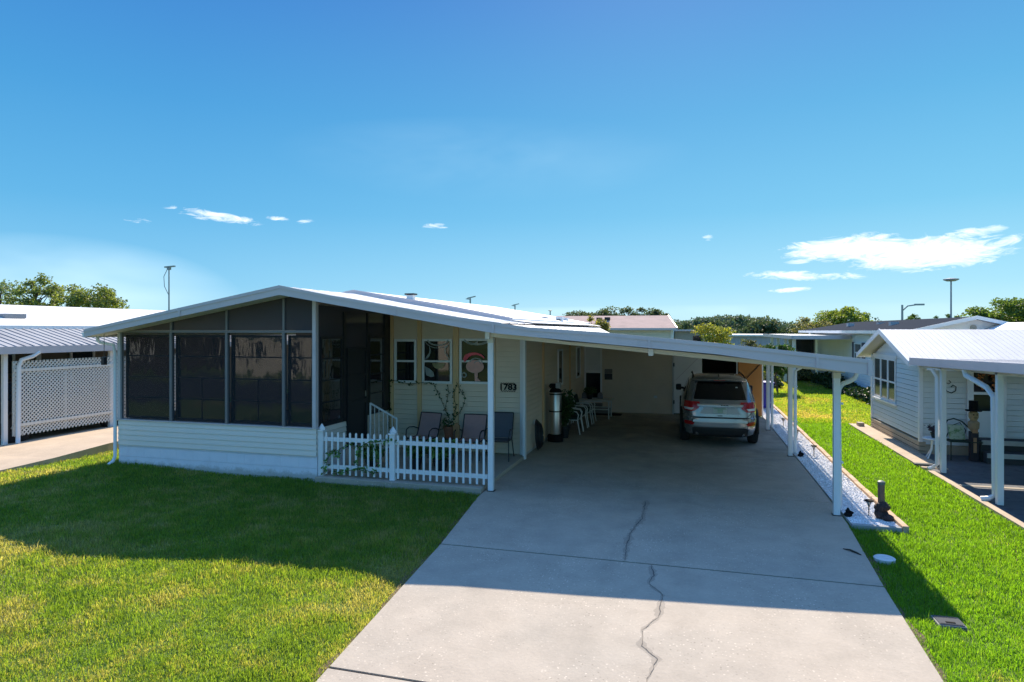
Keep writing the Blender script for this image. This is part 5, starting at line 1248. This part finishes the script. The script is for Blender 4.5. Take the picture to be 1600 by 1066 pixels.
for sg, xo in ((1, -15.745), (-1, -15.757)):
    for (y0_, z0_), (y1_, z1_) in clip_diag(sg): mb.bar((xo, y0_, z0_), (xo, y1_, z1_), .030, .009, up=(1, 0, 0))
mb.build('lattice', LW, lat)
mb = MB()
for y in (ya + .0, 12.95, 14.3, 15.7, 17.55): mb.box(-15.785, -15.765, y, y + .07, za, zb)
for z in (za + .22, zb - .26): mb.box(-15.735, -15.722, ya, yb, z, z + .07)
mb.build('frame', LW, lat)
rimw = pm('white_rim', (.6, .6, .6), .4, .1, 4)
make_car('parked_sedan', 'dark car behind the white lattice, only its wheels showing below', pm('dark_car_paint', (.02, .022, .03), .3, .05, 2, metal=.4, coat=.6), (-16.75, 10.9, 0), 0, detail=False, rimc=rimw)

# ------------------------------------------------------------------ homes behind
pk = thing('pink_roofed_home', 'pale home behind with a long dusty pink shingle roof', 'house', (-5, 37, 0))
mb = MB(); mb.add([(-11.5, 37.5, 3.60), (-1.28, 37.5, 3.60), (-.72, 35, 2.87), (-11.5, 35, 2.87)], [(0, 1, 2, 3)]); mb.add([(-11.5, 37.5, 3.60), (-1.28, 37.5, 3.60), (-.72, 40, 2.87), (-11.5, 40, 2.87)], [(0, 1, 2, 3)])
mb.build('roof', pm('pink_shingle', (.40, .27, .24), .9, .15, 2.5, c2=(.33, .23, .21), c2scale=1.5, bump=.01, bscale=15), pk, recalc=False)
mb = MB(); mb.box(-11.5, -.72, 34.97, 35.02, 2.76, 2.88); mb.prism([(-.74, 34.97, 2.78), (-.74, 34.97, 2.9), (-1.28, 37.5, 3.62), (-1.28, 37.5, 3.50)], (.05, 0, 0)); mb.build('fascia', FASC, pk)
mb = MB(); siding(mb, (-11.3, 35.35), (-.95, 35.35), .1, 2.85, (0, -1), .12); siding(mb, (-.95, 35.35), (-.95, 39.6), .1, 2.85, (1, 0), .12); mb.build('siding', SIDE2, pk, recalc=False)
mb = MB(); mb.box(-1.06, -.93, 35.29, 35.42, .1, 2.8); mb.build('corner_board', WHITE2, pk)
mb = MB(); mb.box(-5.2, -4.9, 36.4, 36.7, 3.2, 3.48); mb.box(-4.75, -4.45, 36.5, 36.75, 3.25, 3.50); mb.build('roof_vent', DARKM, pk)
ex = thing('beige_outbuilding', 'low beige building with a small dark window to the right of the pink-roofed home', 'building', (.6, 38, 0))
mb = MB(); mb.box(-.90, .75, 38.0, 42, 0, 2.70); mb.build('wall', pm('beige_stucco', (.42, .37, .30), .9, .1, 2), ex)
mb = MB(); mb.box(-1.0, .9, 37.8, 42.1, 2.705, 2.80); mb.build('roof', FASC, ex); mb = MB(); mb.box(.10, .6, 37.97, 37.99, 1.9, 2.45); mb.build('window', GLASS, ex)
lv = thing('lavender_building', 'long lavender-grey metal building with white roof edge in the middle distance', 'building', (8, 60, 0))
mb = MB(); mb.box(-1, 12.8, 60, 70, -.3, 2.2); mb.build('wall', pm('lavender_metal', (.42, .40, .46), .6, .08, 1, stretch=(6, 1, .2)), lv)
mb = MB(); mb.box(-1.2, 13.1, 59.7, 70.2, 2.21, 2.34); mb.build('roof', WHITE, lv); mb = MB()
for k in range(30): mb.box(-1 + k * .46, -.93 + k * .46, 59.96, 59.995, 0, 2.2)
mb.build('wall_rib', pm('lavender_metal', (0, 0, 0)), lv)
dk = thing('dark_roofed_home', 'white home with charcoal shingle gable roof behind the blue cottage', 'house', (9, 34, 0))
GY = 24.0; DX0, DX1, DXR = 7.03, 10.77, 8.90
SH = pm('charcoal_shingle', (.014, .024, .042), 1.0, .15, 3, spec=.05)
mb = MB(); mb.add([(DX0, GY, 2.76), (DXR, GY, 3.22), (DXR, 41, 3.22), (DXR - .2, 44, 3.0), (DX0 - .3, 45, 2.72)], [(0, 1, 2, 4), (2, 3, 4)]); mb.add([(DX1, GY, 2.76), (DXR, GY, 3.22), (DXR, 41, 3.22), (DX1, 44, 2.76)], [(0, 1, 2, 3)])
dr2 = mb.build('roof', SH, dk, recalc=False)
mb = MB(); mb.prism([(DX0 - .05, GY - .04, 2.78), (DXR, GY - .04, 3.25), (DXR, GY - .04, 3.13), (DX0 - .05, GY - .04, 2.66)], (0, .035, 0)); mb.prism([(DX1 + .05, GY - .04, 2.78), (DXR, GY - .04, 3.25), (DXR, GY - .04, 3.13), (DX1 + .05, GY - .04, 2.66)], (0, .035, 0))
mb.prism([(DX0 - .04, GY, 2.77), (DX0 - .34, 45, 2.73), (DX0 - .34, 45, 2.60), (DX0 - .04, GY, 2.64)], (.03, 0, 0)); mb.build('fascia', WHITE2, dk)
mb = MB(); mb.add([(DX0 + .3, GY + .3, .2), (DX1 - .3, GY + .3, .2), (DX1 - .3, GY + .3, 2.75), (DXR, GY + .3, 3.15), (DX0 + .3, GY + .3, 2.75)], [(0, 1, 2, 3, 4)]); siding(mb, (DX0 + .3, 45), (DX0 + .3, GY + .3), 0, 2.72, (-1, 0), .12); mb.build('siding', pm('bright_white_siding', (.86, .87, .89), .5, .05, 2), dk, recalc=False)
mb = MB(); mb.lathe((0, 0, 0), [(.09, 0), (.09, .03)], 14); mb.v = [(DXR + x, GY + .27 - z, 2.86 + y) for x, y, z in mb.v]; mb.build('gable_vent', pm('vent_tan', (.4, .38, .33), .7, .1, 4), dk)
for a, b in ((27.5, 28.7), (31.5, 32.8)):
    f = MB(); f.frame_yz(a, b, 1.3, 2.2, DX0 + .22, DX0 + .284, .07); f.box(DX0 + .23, DX0 + .28, a, b, 1.72, 1.78); fr = f.build('window', WHITE2, dk)
    p = MB(); p.quad((DX0 + .26, a, 1.3), (DX0 + .26, b, 1.3), (DX0 + .26, b, 2.2), (DX0 + .26, a, 2.2)); p.build('pane', GLASS, fr)
    p = MB(); p.box(DX0 + .24, DX0 + .28, b + .03, b + .45, 1.28, 2.22); p.box(DX0 + .24, DX0 + .28, a - .45, a - .03, 1.28, 2.22); p.build('shutter', pm('navy_shutter', (.015, .025, .07), .6, .1, 4), dk)
for x, y in ((8.0, 29.5), (8.3, 32.5), (7.8, 36)): mb = MB(); mb.box(x - .15, x + .15, y - .15, y + .15, 2.95, 3.12); mb.build('roof_vent', pm('vent_pale', (.45, .45, .46), .6, .1, 4), dr2)
dc = thing('distant_carport', 'flat white carport and screened porch attached to the charcoal-roofed home', 'carport', (5.8, 36, 0))
mb = MB(); mb.box(4.7, 7.28, 33.5, 46, 2.40, 2.50); mb.build('roof', WHITE, dc); mb = MB(); mb.box(4.64, 4.70, 33.4, 46, 2.33, 2.52); mb.box(4.7, 7.28, 33.44, 33.49, 2.33, 2.52); mb.build('gutter', FASC, dc)
for y in (34, 37, 40, 43): mb = MB(); mb.box(4.8, 4.95, y, y + .15, 0, 2.4); mb.build('post', WHITE, dc)
mb = MB(); mb.box(5.7, 7.2, 42.0, 42.1, 0, 2.4); mb.build('screen_wall', pm('porch_wall', (.6, .62, .63), .6, .1, 3), dc); mb = MB(); mb.box(5.95, 7.1, 41.95, 41.99, 1.1, 2.2); mb.build('screen', GLASS, dc)
mb = MB(); mb.box(5.05, 5.8, 41.8, 42.4, 1.0, 1.5); mb.build('storage_box', WHITE, dc)
# second cottage roof at the far right edge
er = thing('right_edge_home', 'white gabled home roof cut by the right edge behind the blue cottage', 'house', (12, 22, 0))
mb = MB(); mb.add([(9.0, 20.9, 2.72), (9.7, 20.9, 3.02), (9.7, 30, 3.02), (9.0, 30, 2.72)], [(0, 1, 2, 3)]); mb.add([(11.6, 20.9, 2.3), (9.7, 20.9, 3.02), (9.7, 30, 3.02), (11.6, 30, 2.3)], [(0, 1, 2, 3)]); mb.build('roof', ROOFW, er, recalc=False)
mb = MB(); mb.prism([(9.0, 20.86, 2.72), (9.7, 20.86, 3.04), (9.7, 20.86, 2.92), (9.0, 20.86, 2.60)], (0, .035, 0)); mb.prism([(11.6, 20.86, 2.32), (9.7, 20.86, 3.04), (9.7, 20.86, 2.92), (11.6, 20.86, 2.20)], (0, .035, 0)); mb.build('barge_board', WHITE2, er)
mb = MB(); mb.add([(9.1, 21.1, .1), (11.5, 21.1, .1), (11.5, 21.1, 2.3), (9.7, 21.1, 2.95), (9.1, 21.1, 2.7)], [(0, 1, 2, 3, 4)]); mb.build('siding', BLUE, er, recalc=False)
# the home across the street, mirrored in the porch panes
op = thing('opposite_home', 'white sided home with a low roof across the street', 'house', (-27, -16, 0))
mb = MB(); siding(mb, (-16, -14), (-29.5, -14), 0, 2.8, (0, 1), .2); mb.build('siding', SIDE2, op, recalc=False)
mb = MB(); mb.add([(-15, -13.4, 2.8), (-30, -13.4, 2.8), (-30, -18, 3.9), (-15, -18, 3.9)], [(0, 1, 2, 3)]); mb.build('roof', ROOFW, op, recalc=False)
for x in (-27.5, -20):
    mb = MB(); mb.box(x, x + 1.1, -13.97, -13.93, 1.0, 2.0); mb.build('window', GLASS, op)
mb = MB(); mb.box(-24, -23, -13.97, -13.9, 0, 2.1); mb.build('door', DARKM, op)
bh = thing('added_brown_home', 'unseen dark brown home added across the street to darken the left porch panes', 'house', (-36, -16, 0))  # added out of view so the left porch panes reflect something dark
mb = MB(); mb.box(-45, -30.5, -20, -14, 0, 3.0); mb.build('wall', pm('dark_brown_siding', (.06, .045, .04), .8, .15, 2), bh)
mb = MB(); mb.add([(-46, -13.4, 3.0), (-30.2, -13.4, 3.0), (-30.2, -17, 4.2), (-46, -17, 4.2)], [(0, 1, 2, 3)]); mb.build('roof', SH, bh, recalc=False)
mb = MB(); mb.box(-36, -34.6, -13.99, -13.95, 1.0, 2.1); mb.build('window', WHITE2, bh)
# blue recycling bin
bi = thing('recycling_bin', 'blue wheeled bin standing behind the rear carport post', 'bin', (2.57, 24.2, 0))
BB = pm('blue_plastic', (.02, .02, .30), .45, .08, 4)
mb = MB(); mb.add([(2.40, 24.0, .05), (2.72, 24.0, .05), (2.72, 24.45, .05), (2.40, 24.45, .05), (2.36, 23.92, .9), (2.78, 23.92, .9), (2.78, 24.55, .9), (2.36, 24.55, .9)], [(0, 3, 2, 1), (4, 5, 6, 7), (0, 1, 5, 4), (1, 2, 6, 5), (2, 3, 7, 6), (3, 0, 4, 7)]); mb.build('body', BB, bi, bevel=.02)
mb = MB(); mb.box(2.34, 2.80, 23.9, 24.58, .905, .96); mb.build('lid', BB, bi, bevel=.02)
for x in (2.37, 2.69): mb = MB(); mb.tube([(x, 24.48, .1), (x + .05, 24.48, .1)], .1, 12); mb.build('wheel', BLACKP, bi)
# poles
GREYM = pm('galvanised_steel', (.30, .33, .36), .5, .1, 4)
def pole(x, y, h, kind, label, r=.05):
    t = thing('light_pole' if kind != 'arm' else 'street_lamp', label, 'light pole' if kind != 'arm' else 'street lamp', (x, y, 0), 'slender poles rising behind the roofs')
    mb = MB(); mb.tube([(x, y, 0), (x, y, h)], [r * 1.15, r * .8], 8); mb.build('pole', GREYM, t, smooth=True)
    mb = MB()
    if kind == 'T': mb.bar((x - .35, y, h), (x + .5, y, h + .05), .16, .09); mb.box(x - .12, x + .12, y - .08, y + .08, h - .2, h)
    elif kind == 'arm': mb.tube([(x, y, h - .5), (x + .4, y, h - .1), (x + 1.2, y, h + .02)], .06, 6); mb.box(x + .9, x + 1.6, y - .12, y + .12, h - .06, h + .08)
    elif kind == 'disc': mb.lathe((x, y, h - .05), [(.16, 0), (.30, .06), (.30, .10), (.1, .14)], 12)
    else: mb.bar((x - .3, y, h), (x + .55, y, h + .18), .12, .10); mb.bar((x - .45, y, h - .05), (x, y, h - .12), .1, .08)
    mb.build('lamp_head', GREYM, t)
    return t
t = pole(-36.0, 37.5, 7.27, 'T', 'tall thin pole with flat lamp head above the left white roof', .055)
mb = MB(); mb.tube([(-36.1, 37.5, 7.2), (-36.45, 37.5, 6.6), (-36.4, 37.5, 5.9), (-36.05, 37.5, 5.3)], .02, 5); mb.build('cable', DARKM, t)
pole(-21.1, 60, 5.9, 'Y', 'forked lamp pole rising just right of the roof vent', .10)
pole(-22.0, 80, 5.95, 'small', 'thin lamp pole between the forked pole and the pink roof', .10)
pole(-19.5, 90, 5.5, 'disc', 'shortest pole at the left end of the pink roof', .10)
pole(10.9, 32, 4.95, 'disc', 'tall thin pole with round top behind the blue cottage', .04)
pole(16.9, 60, 4.85, 'arm', 'street lamp with a curved arm behind the charcoal roof', .10)
# ------------------------------------------------------------------ trees
BARK = pm('bark', (.10, .075, .055), .95, .2, 6, bump=.02, bscale=15)
def tree(x, y, h, crown, n, leafs, c, label, trunk_h=None, seed=1, group='trees beyond the homes', clumps=26, cat='tree', name='broadleaf_tree', c2=None, flat=1.0, z0=0.0):
    """crown: (rx, ry, rz, zc) ellipsoid filled with leaf clumps"""
    g = random.Random(seed); rx, ry, rz, zc = crown
    t = thing(name, label, cat, (x, y, z0), group)
    tr = MB(); r0 = max(.05, h * .022); th = zc - rz * .2
    tr.tube([(x, y, z0 - .05), (x + g.uniform(-.1, .1), y, th * .5), (x, y, th), (x + g.uniform(-.2, .2) * rx, y, zc + rz * .5)], [r0, r0 * .8, r0 * .6, r0 * .15], 8)
    tr.build('trunk', BARK, t, smooth=True)
    cl = []
    for k in range(clumps):
        while True:
            p = Vector((g.uniform(-1, 1), g.uniform(-1, 1), g.uniform(-.9, 1)))
            if .25 < p.length < 1.0: break
        s = g.uniform(.16, .34); cl.append((Vector((x + p.x * rx, y + p.y * ry, zc + p.z * rz)), s))
    br = MB()
    for p, s in cl[:14]: b0 = Vector((x, y, g.uniform(max(z0 + .3, zc - rz), zc))); br.tube([b0, b0.lerp(p, .5) + Vector((0, 0, .1 * rz)), p], [r0 * .35, r0 * .2, r0 * .08], 5)
    br.build('branch', BARK, t)
    old = rl.getstate(); rl.seed(seed)
    lf = MB(); per = n // clumps
    for p, s in cl:
        for k in range(per):
            d = Vector((g.gauss(0, 1), g.gauss(0, 1), g.gauss(0, 1))); d = d.normalized() * (g.random() ** .45)
            q = p + Vector((d.x * rx * s * 1.25, d.y * ry * s * 1.25, d.z * rz * s * flat)); leaf(lf, q, leafs * g.uniform(.6, 1.3), wide=.7)
    rl.setstate(old)
    m_ = pm('leaf_' + label.replace(' ', '_')[:40], c, .55, .2, .6, island=.45, transl=(.42, (1.5, 1.5, .6)), c2=c2, c2amt=.45, c2scale=.6)
    lf.build('crown', m_, t, recalc=False)
    return t
YG, DG, OG = (.30, .31, .07), (.09, .15, .045), (.17, .21, .07)
sc35 = 1.0
tree(-45.3, 35, 6.5, (1.75, 1.6, 1.6, 5.0), 5200, .17, OG, 'round olive tree above the white roof, middle of the three at the left', seed=3, clumps=34, c2=YG)
tree(-40.4, 35, 6.2, (2.2, 1.7, 1.5, 4.6), 6000, .17, OG, 'spreading olive tree above the white roof, right of the three at the left', seed=5, clumps=34, c2=YG)
tree(-50.2, 36, 6.9, (2.2, 1.8, 1.7, 5.0), 2600, .17, (.16, .21, .10), 'thin pale tree at the left edge of the picture', seed=6, clumps=22)
for i, (x, rx_, h_, sd_, lb) in enumerate(((-12.2, 2.5, 4.9, 11, 'leftmost dark tree top behind the pink roof'), (-9.2, 2.3, 5.3, 12, 'tallest dark tree top behind the pink roof'), (-6.3, 2.4, 5.15, 13, 'third dark tree top behind the pink roof'), (-3.6, 2.0, 5.0, 14, 'rightmost dark tree top behind the pink roof'))):
    tree(x, 75, h_, (rx_, 1.8, 1.5, h_ - 1.5), 6000, .22, (.09, .12, .07), lb, seed=sd_, clumps=40)
tree(-4.35, 30, 3.5, (.62, .5, .7, 2.85), 2200, .10, (.24, .22, .07), 'small yellowish tree in front of the pink roof', seed=21, clumps=22, name='small_tree')
tree(1.1, 30, 2.95, (1.15, .9, .95, 2.05), 6500, .10, (.27, .28, .05), 'yellow-green bushy tree just above the carport fascia', seed=22, clumps=34, name='small_tree', c2=(.28, .22, .07))
tree(3.0, 36, 2.4, (.9, .7, .6, 1.75), 2400, .10, (.12, .13, .05), 'pale shrubby tree half hidden behind the carport fascia, by the far carport', seed=23, clumps=22, name='small_tree')
tree(16.9, 80, 5.5, (2.9, 2.4, 2.1, 3.4), 11000, .24, (.22, .27, .05), 'large bright green tree beyond the charcoal roof', seed=24, clumps=40, c2=(.09, .15, .05))
tree(29.6, 70, 5.5, (4.2, 3, 1.5, 4.0), 12000, .24, (.14, .20, .05), 'broad rounded green tree at the right edge beyond the roofs', seed=25, clumps=44, c2=(.07, .12, .03))
tree(27.1, 92, 4.8, (.9, .8, .8, 4.0), 900, .18, DG, 'small dark treetop beside the street lamp', seed=26, clumps=12)
tree(29.5, 92, 4.65, (.7, .7, .6, 4.0), 700, .18, DG, 'small dark treetop left of the tall thin pole', seed=27, clumps=10)
tree(31.4, 92, 4.8, (.8, .7, .6, 4.1), 700, .18, DG, 'small dark treetop just behind the tall thin pole', seed=28, clumps=10)
tree(13.0, 78, 4.2, (2.0, 1.6, 1.2, 2.9), 2400, .2, (.19, .18, .09), 'reddish brown shrubby tree left of the large bright tree', seed=29, clumps=22)
tree(3.75, 31, 2.2, (.75, .7, .75, 1.45), 4200, .10, (.045, .10, .025), 'dark green young tree on the lawn behind the blue bin', seed=31, clumps=30, name='small_tree', c2=(.10, .15, .03))
# distant wood along the horizon: one mass
g = random.Random(77)
mb = MB(); prof = [(-30, 4.6), (-3.4, 4.7), (2, 5.4), (8.5, 6.3), (14, 6.1), (20, 5.3), (24, 4.3), (33, 4.6), (44, 5.1), (60, 4.4), (110, 5.4)]
old = rl.getstate(); rl.seed(9)
for k in range(420):
    x = g.uniform(-34, 100) if k > 260 else g.uniform(-8, 42); top = lerp(prof, x) * g.uniform(.86, 1.06) if x < 110 else 5
    y = 180 + g.uniform(-12, 30); r = g.uniform(1.3, 2.4); zc = top - r * .6
    for j in range(60):
        d = Vector((g.gauss(0, 1), g.gauss(0, 1), g.gauss(0, 1))).normalized() * (g.random() ** .4) * r; leaf(mb, (x + d.x * 1.2, y + d.y, max(.3, zc + d.z * .8)), g.uniform(.45, .8), wide=.8)
    for j in range(14): leaf(mb, (x + g.uniform(-2, 2), y + g.uniform(-1, 1), g.uniform(0, zc)), 1.5, wide=.9)
rl.setstate(old)
mb.build('distant_wood', pm('far_leaves', (.10, .15, .09), .7, .2, .1, island=.35, c2=(.16, .18, .08), c2scale=.12, transl=(.3, (1.2, 1.2, .8))), kind='stuff', recalc=False)
# hedges
def hedge(x0, x1, y0, y1, h, n, c, label, seed, c2=None):
    g = random.Random(seed); old = rl.getstate(); rl.seed(seed); mb = MB()
    for k in range(n):
        u, v, w_ = g.random(), g.random(), g.random(); hh = h * (.75 + .25 * math.sin(u * 9 + seed)) * (1 - .5 * (2 * v - 1) ** 4) * (1 - .4 * (2 * u - 1) ** 6)
        leaf(mb, (x0 + (x1 - x0) * (u if x1 - x0 > y1 - y0 else v), y0 + (y1 - y0) * (v if x1 - x0 > y1 - y0 else u), hh * w_ ** .5), g.uniform(.09, .16), wide=.8)
    rl.setstate(old)
    o = mb.build('hedge', pm('hedge_leaf_%s' % label[:12].replace(' ', '_'), c, .55, .2, 1, island=.5, transl=(.25, (1.3, 1.35, .6)), c2=c2, c2scale=1.2), recalc=False); o['label'] = label; o['category'] = 'hedge'
hedge(5.0, 6.6, 37.5, 44.0, .8, 6000, (.13, .13, .05), 'dusty olive hedge in front of the far carport', 41, (.09, .10, .03))
hedge(6.2, 7.15, 33.0, 37.5, .7, 3000, (.03, .06, .02), 'dark rounded hedge between the olive hedge and the white wall', 42)
hedge(6.4, 7.2, 25.5, 33.0, .5, 4200, (.025, .055, .02), 'dark green hedge along the white side wall of the charcoal-roofed home', 43)
hedge(3.3, 4.2, 33.0, 36.0, .6, 2500, (.10, .13, .04), 'loose scrubby bush behind the young lawn tree', 44)

# ------------------------------------------------------------------ grass
def grass_mat(name, green, yel, straw, bias, scale=.55):
    m = bpy.data.materials.new(name); m.use_nodes = True; t = m.node_tree; t.nodes.clear(); g = NT(t)
    co = g.n('ShaderNodeTexCoord').outputs['Object']
    a = g.noise(co, scale, 5, .62, .3); b = g.noise(co, 2.6, 4, .6)
    f = g.m('ADD', g.m('MULTIPLY', g.m('SUBTRACT', a, .5), 2.6), g.m('ADD', g.m('MULTIPLY', g.m('SUBTRACT', b, .5), 1.7), bias))
    isl = g.n('ShaderNodeNewGeometry').outputs['Random Per Island']
    f = g.m('ADD', f, g.m('MULTIPLY', g.m('SUBTRACT', isl, .5), .50))
    c = g.ramp(f, [(0, green), (.42, tuple(x * 1.12 for x in green)), (.62, yel), (.95, straw)])
    # blades vary in lightness
    hv = g.n('ShaderNodeVectorMath', operation='SCALE'); t.links.new(c, hv.inputs[0])
    g.put(hv.inputs['Scale'], g.m('ADD', .62, g.m('MULTIPLY', g.m('FRACT', g.m('MULTIPLY', isl, 17.3)), .76)))
    d = g.n('ShaderNodeBsdfPrincipled'); dv = g.n('ShaderNodeVectorMath', operation='MULTIPLY_ADD'); t.links.new(hv.outputs[0], dv.inputs[0]); dv.inputs[1].default_value = (.40, .54, .90); dv.inputs[2].default_value = (.0, .003, .008); t.links.new(dv.outputs[0], d.inputs['Base Color']); d.inputs['Roughness'].default_value = .45; d.inputs['Specular IOR Level'].default_value = .45
    tr = g.n('ShaderNodeBsdfTranslucent'); tv = g.n('ShaderNodeVectorMath', operation='MULTIPLY'); t.links.new(hv.outputs[0], tv.inputs[0]); tv.inputs[1].default_value = (2.15, 2.1, .9); t.links.new(tv.outputs[0], tr.inputs[0])
    mx = g.n('ShaderNodeMixShader'); mx.inputs[0].default_value = .55; t.links.new(d.outputs[0], mx.inputs[1]); t.links.new(tr.outputs[0], mx.inputs[2])
    o = g.n('ShaderNodeOutputMaterial'); t.links.new(mx.outputs[0], o.inputs[0]); return m
def grass(name, rects, mt_, seed, keep, dens=1.0, hh=(.026, .062)):
    q = np.random.default_rng(seed); P = []
    for x0, x1, y0, y1 in rects:
        # cells of 1 m with a density that falls with distance
        for cxx in np.arange(x0, x1, 1.0):
            for cyy in np.arange(y0, y1, 1.0):
                w_, h_ = min(1, x1 - cxx), min(1, y1 - cyy); d = math.hypot(cxx + .5, cyy + .5); n = int(11500 * dens * w_ * h_ * min(1.25, (5.5 / d) ** 1.75))
                if n: P.append(np.stack([cxx + q.random(n) * w_, cyy + q.random(n) * h_], 1))
    P = np.concatenate(P); P = P[keep(P[:, 0], P[:, 1])]; n = len(P)
    d = np.hypot(P[:, 0], P[:, 1]); k = np.clip(d / 6.5, 1, 6) ** .8
    pat = .5 + .5 * np.sin(P[:, 0] * 7.3 + 2.2 * np.sin(P[:, 1] * 3.7)) * np.sin(P[:, 1] * 8.9 + 1.9 * np.sin(P[:, 0] * 4.3)) + .35 * np.sin(P[:, 0] * 2.1 + 1.3) * np.sin(P[:, 1] * 1.7)
    hgt = q.uniform(hh[0], hh[1], n) * np.clip(k, 1, 1.35) * (.72 + .5 * np.clip(pat, 0, 1.3)); hgt[q.random(n) < .012] *= 1.6 ; wd = q.uniform(.0017, .0034, n) * k * 1.1
    a = q.uniform(0, 2 * np.pi, n); ln_ = q.uniform(.1, .75, n) * hgt; b = q.uniform(0, 2 * np.pi, n)
    z = mound(P[:, 0], P[:, 1]) - .04
    dx, dy = np.cos(a) * wd, np.sin(a) * wd; lx, ly = np.cos(b) * ln_, np.sin(b) * ln_
    V = np.empty((n, 5, 3))
    V[:, 0] = np.stack([P[:, 0] - dx, P[:, 1] - dy, z], 1); V[:, 1] = np.stack([P[:, 0] + dx, P[:, 1] + dy, z], 1)
    mx_, my_ = P[:, 0] + lx * .35, P[:, 1] + ly * .35; zm = z + hgt * .62
    V[:, 2] = np.stack([mx_ + dx * .8, my_ + dy * .8, zm], 1); V[:, 3] = np.stack([mx_ - dx * .8, my_ - dy * .8, zm], 1)
    V[:, 4] = np.stack([P[:, 0] + lx, P[:, 1] + ly, z + hgt * (1 - .25 * (ln_ / hgt))], 1)
    me = bpy.data.meshes.new(name); me.vertices.add(n * 5); me.vertices.foreach_set('co', V.reshape(-1).astype(np.float32))
    idx = (np.arange(n)[:, None] * 5 + np.array([0, 1, 2, 3, 3, 2, 4])[None]).reshape(-1)
    me.loops.add(n * 7); me.loops.foreach_set('vertex_index', idx.astype(np.int32))
    st_ = (np.arange(n)[:, None] * 7 + np.array([0, 4])[None]).reshape(-1); tot = np.tile([4, 3], n)
    me.polygons.add(n * 2); me.polygons.foreach_set('loop_start', st_.astype(np.int32)); me.polygons.foreach_set('loop_total', tot.astype(np.int32))
    me.update(calc_edges=True); me.materials.append(mt_)
    o = bpy.data.objects.new(name, me); col.objects.link(o); o['kind'] = 'stuff'; print(name, n)
    return o
GL = grass_mat('lawn_grass_left', (.155, .235, .03), (.28, .295, .065), (.38, .34, .15), .47)
GR = grass_mat('lawn_grass_right', (.13, .26, .016), (.20, .31, .03), (.36, .33, .11), .12)
GF = grass_mat('lawn_grass_far', (.19, .28, .03), (.34, .32, .06), (.46, .36, .15), .48, .25)
dlv = np.vectorize(dl); drv = np.vectorize(dr)
def prx(y): return np.interp(y, [p[1] for p in pr], [p[0] for p in pr])
keepL = lambda x, y: (x < dlv(y) - .0) & (y < 10.56) & (x > prx(y) + .02) & ~((x > -6.75) & (y > 10.38))
grass('grass_front_left', [(-14.5, -2.7, 2.6, 10.56)], GL, 1, keepL)
keepS = lambda x, y: (x < -11.38) & (x > prx(y) + .02)
grass('grass_side_left', [(-13.4, -11.38, 10.56, 22)], GL, 2, keepS)
keepR = lambda x, y: (x > drv(y) + .0) & ~((x > 2.2) & (x < 2.93) & (y > 10.04)) & ~((y > 10.04) & (x < 2.93)) & ~((x > 4.6) & (y > 8.0) & (y < 16.5)) & ~((x > 4.49) & (y > 10.6) & (y < 21)) & ~((x > 2.24) & (x < 2.52) & (y > 6.92) & (y < 7.18)) & ~(np.hypot(x - 2.27, y - 8.74) < .115)
grass('grass_front_right', [(1.8, 9, 2.6, 10.0)], GR, 3, keepR)
grass('grass_strip_right', [(2.9, 4.62, 10.0, 22)], GR, 4, keepR, dens=1.1)
keepF = lambda x, y: (x > 2.93) & ~((x > 4.49) & (y < 21)) & ~((x > 7.2) & (y > 24))
grass('grass_far', [(2.9, 16, 21, 48)], GF, 5, keepF, dens=1.3)
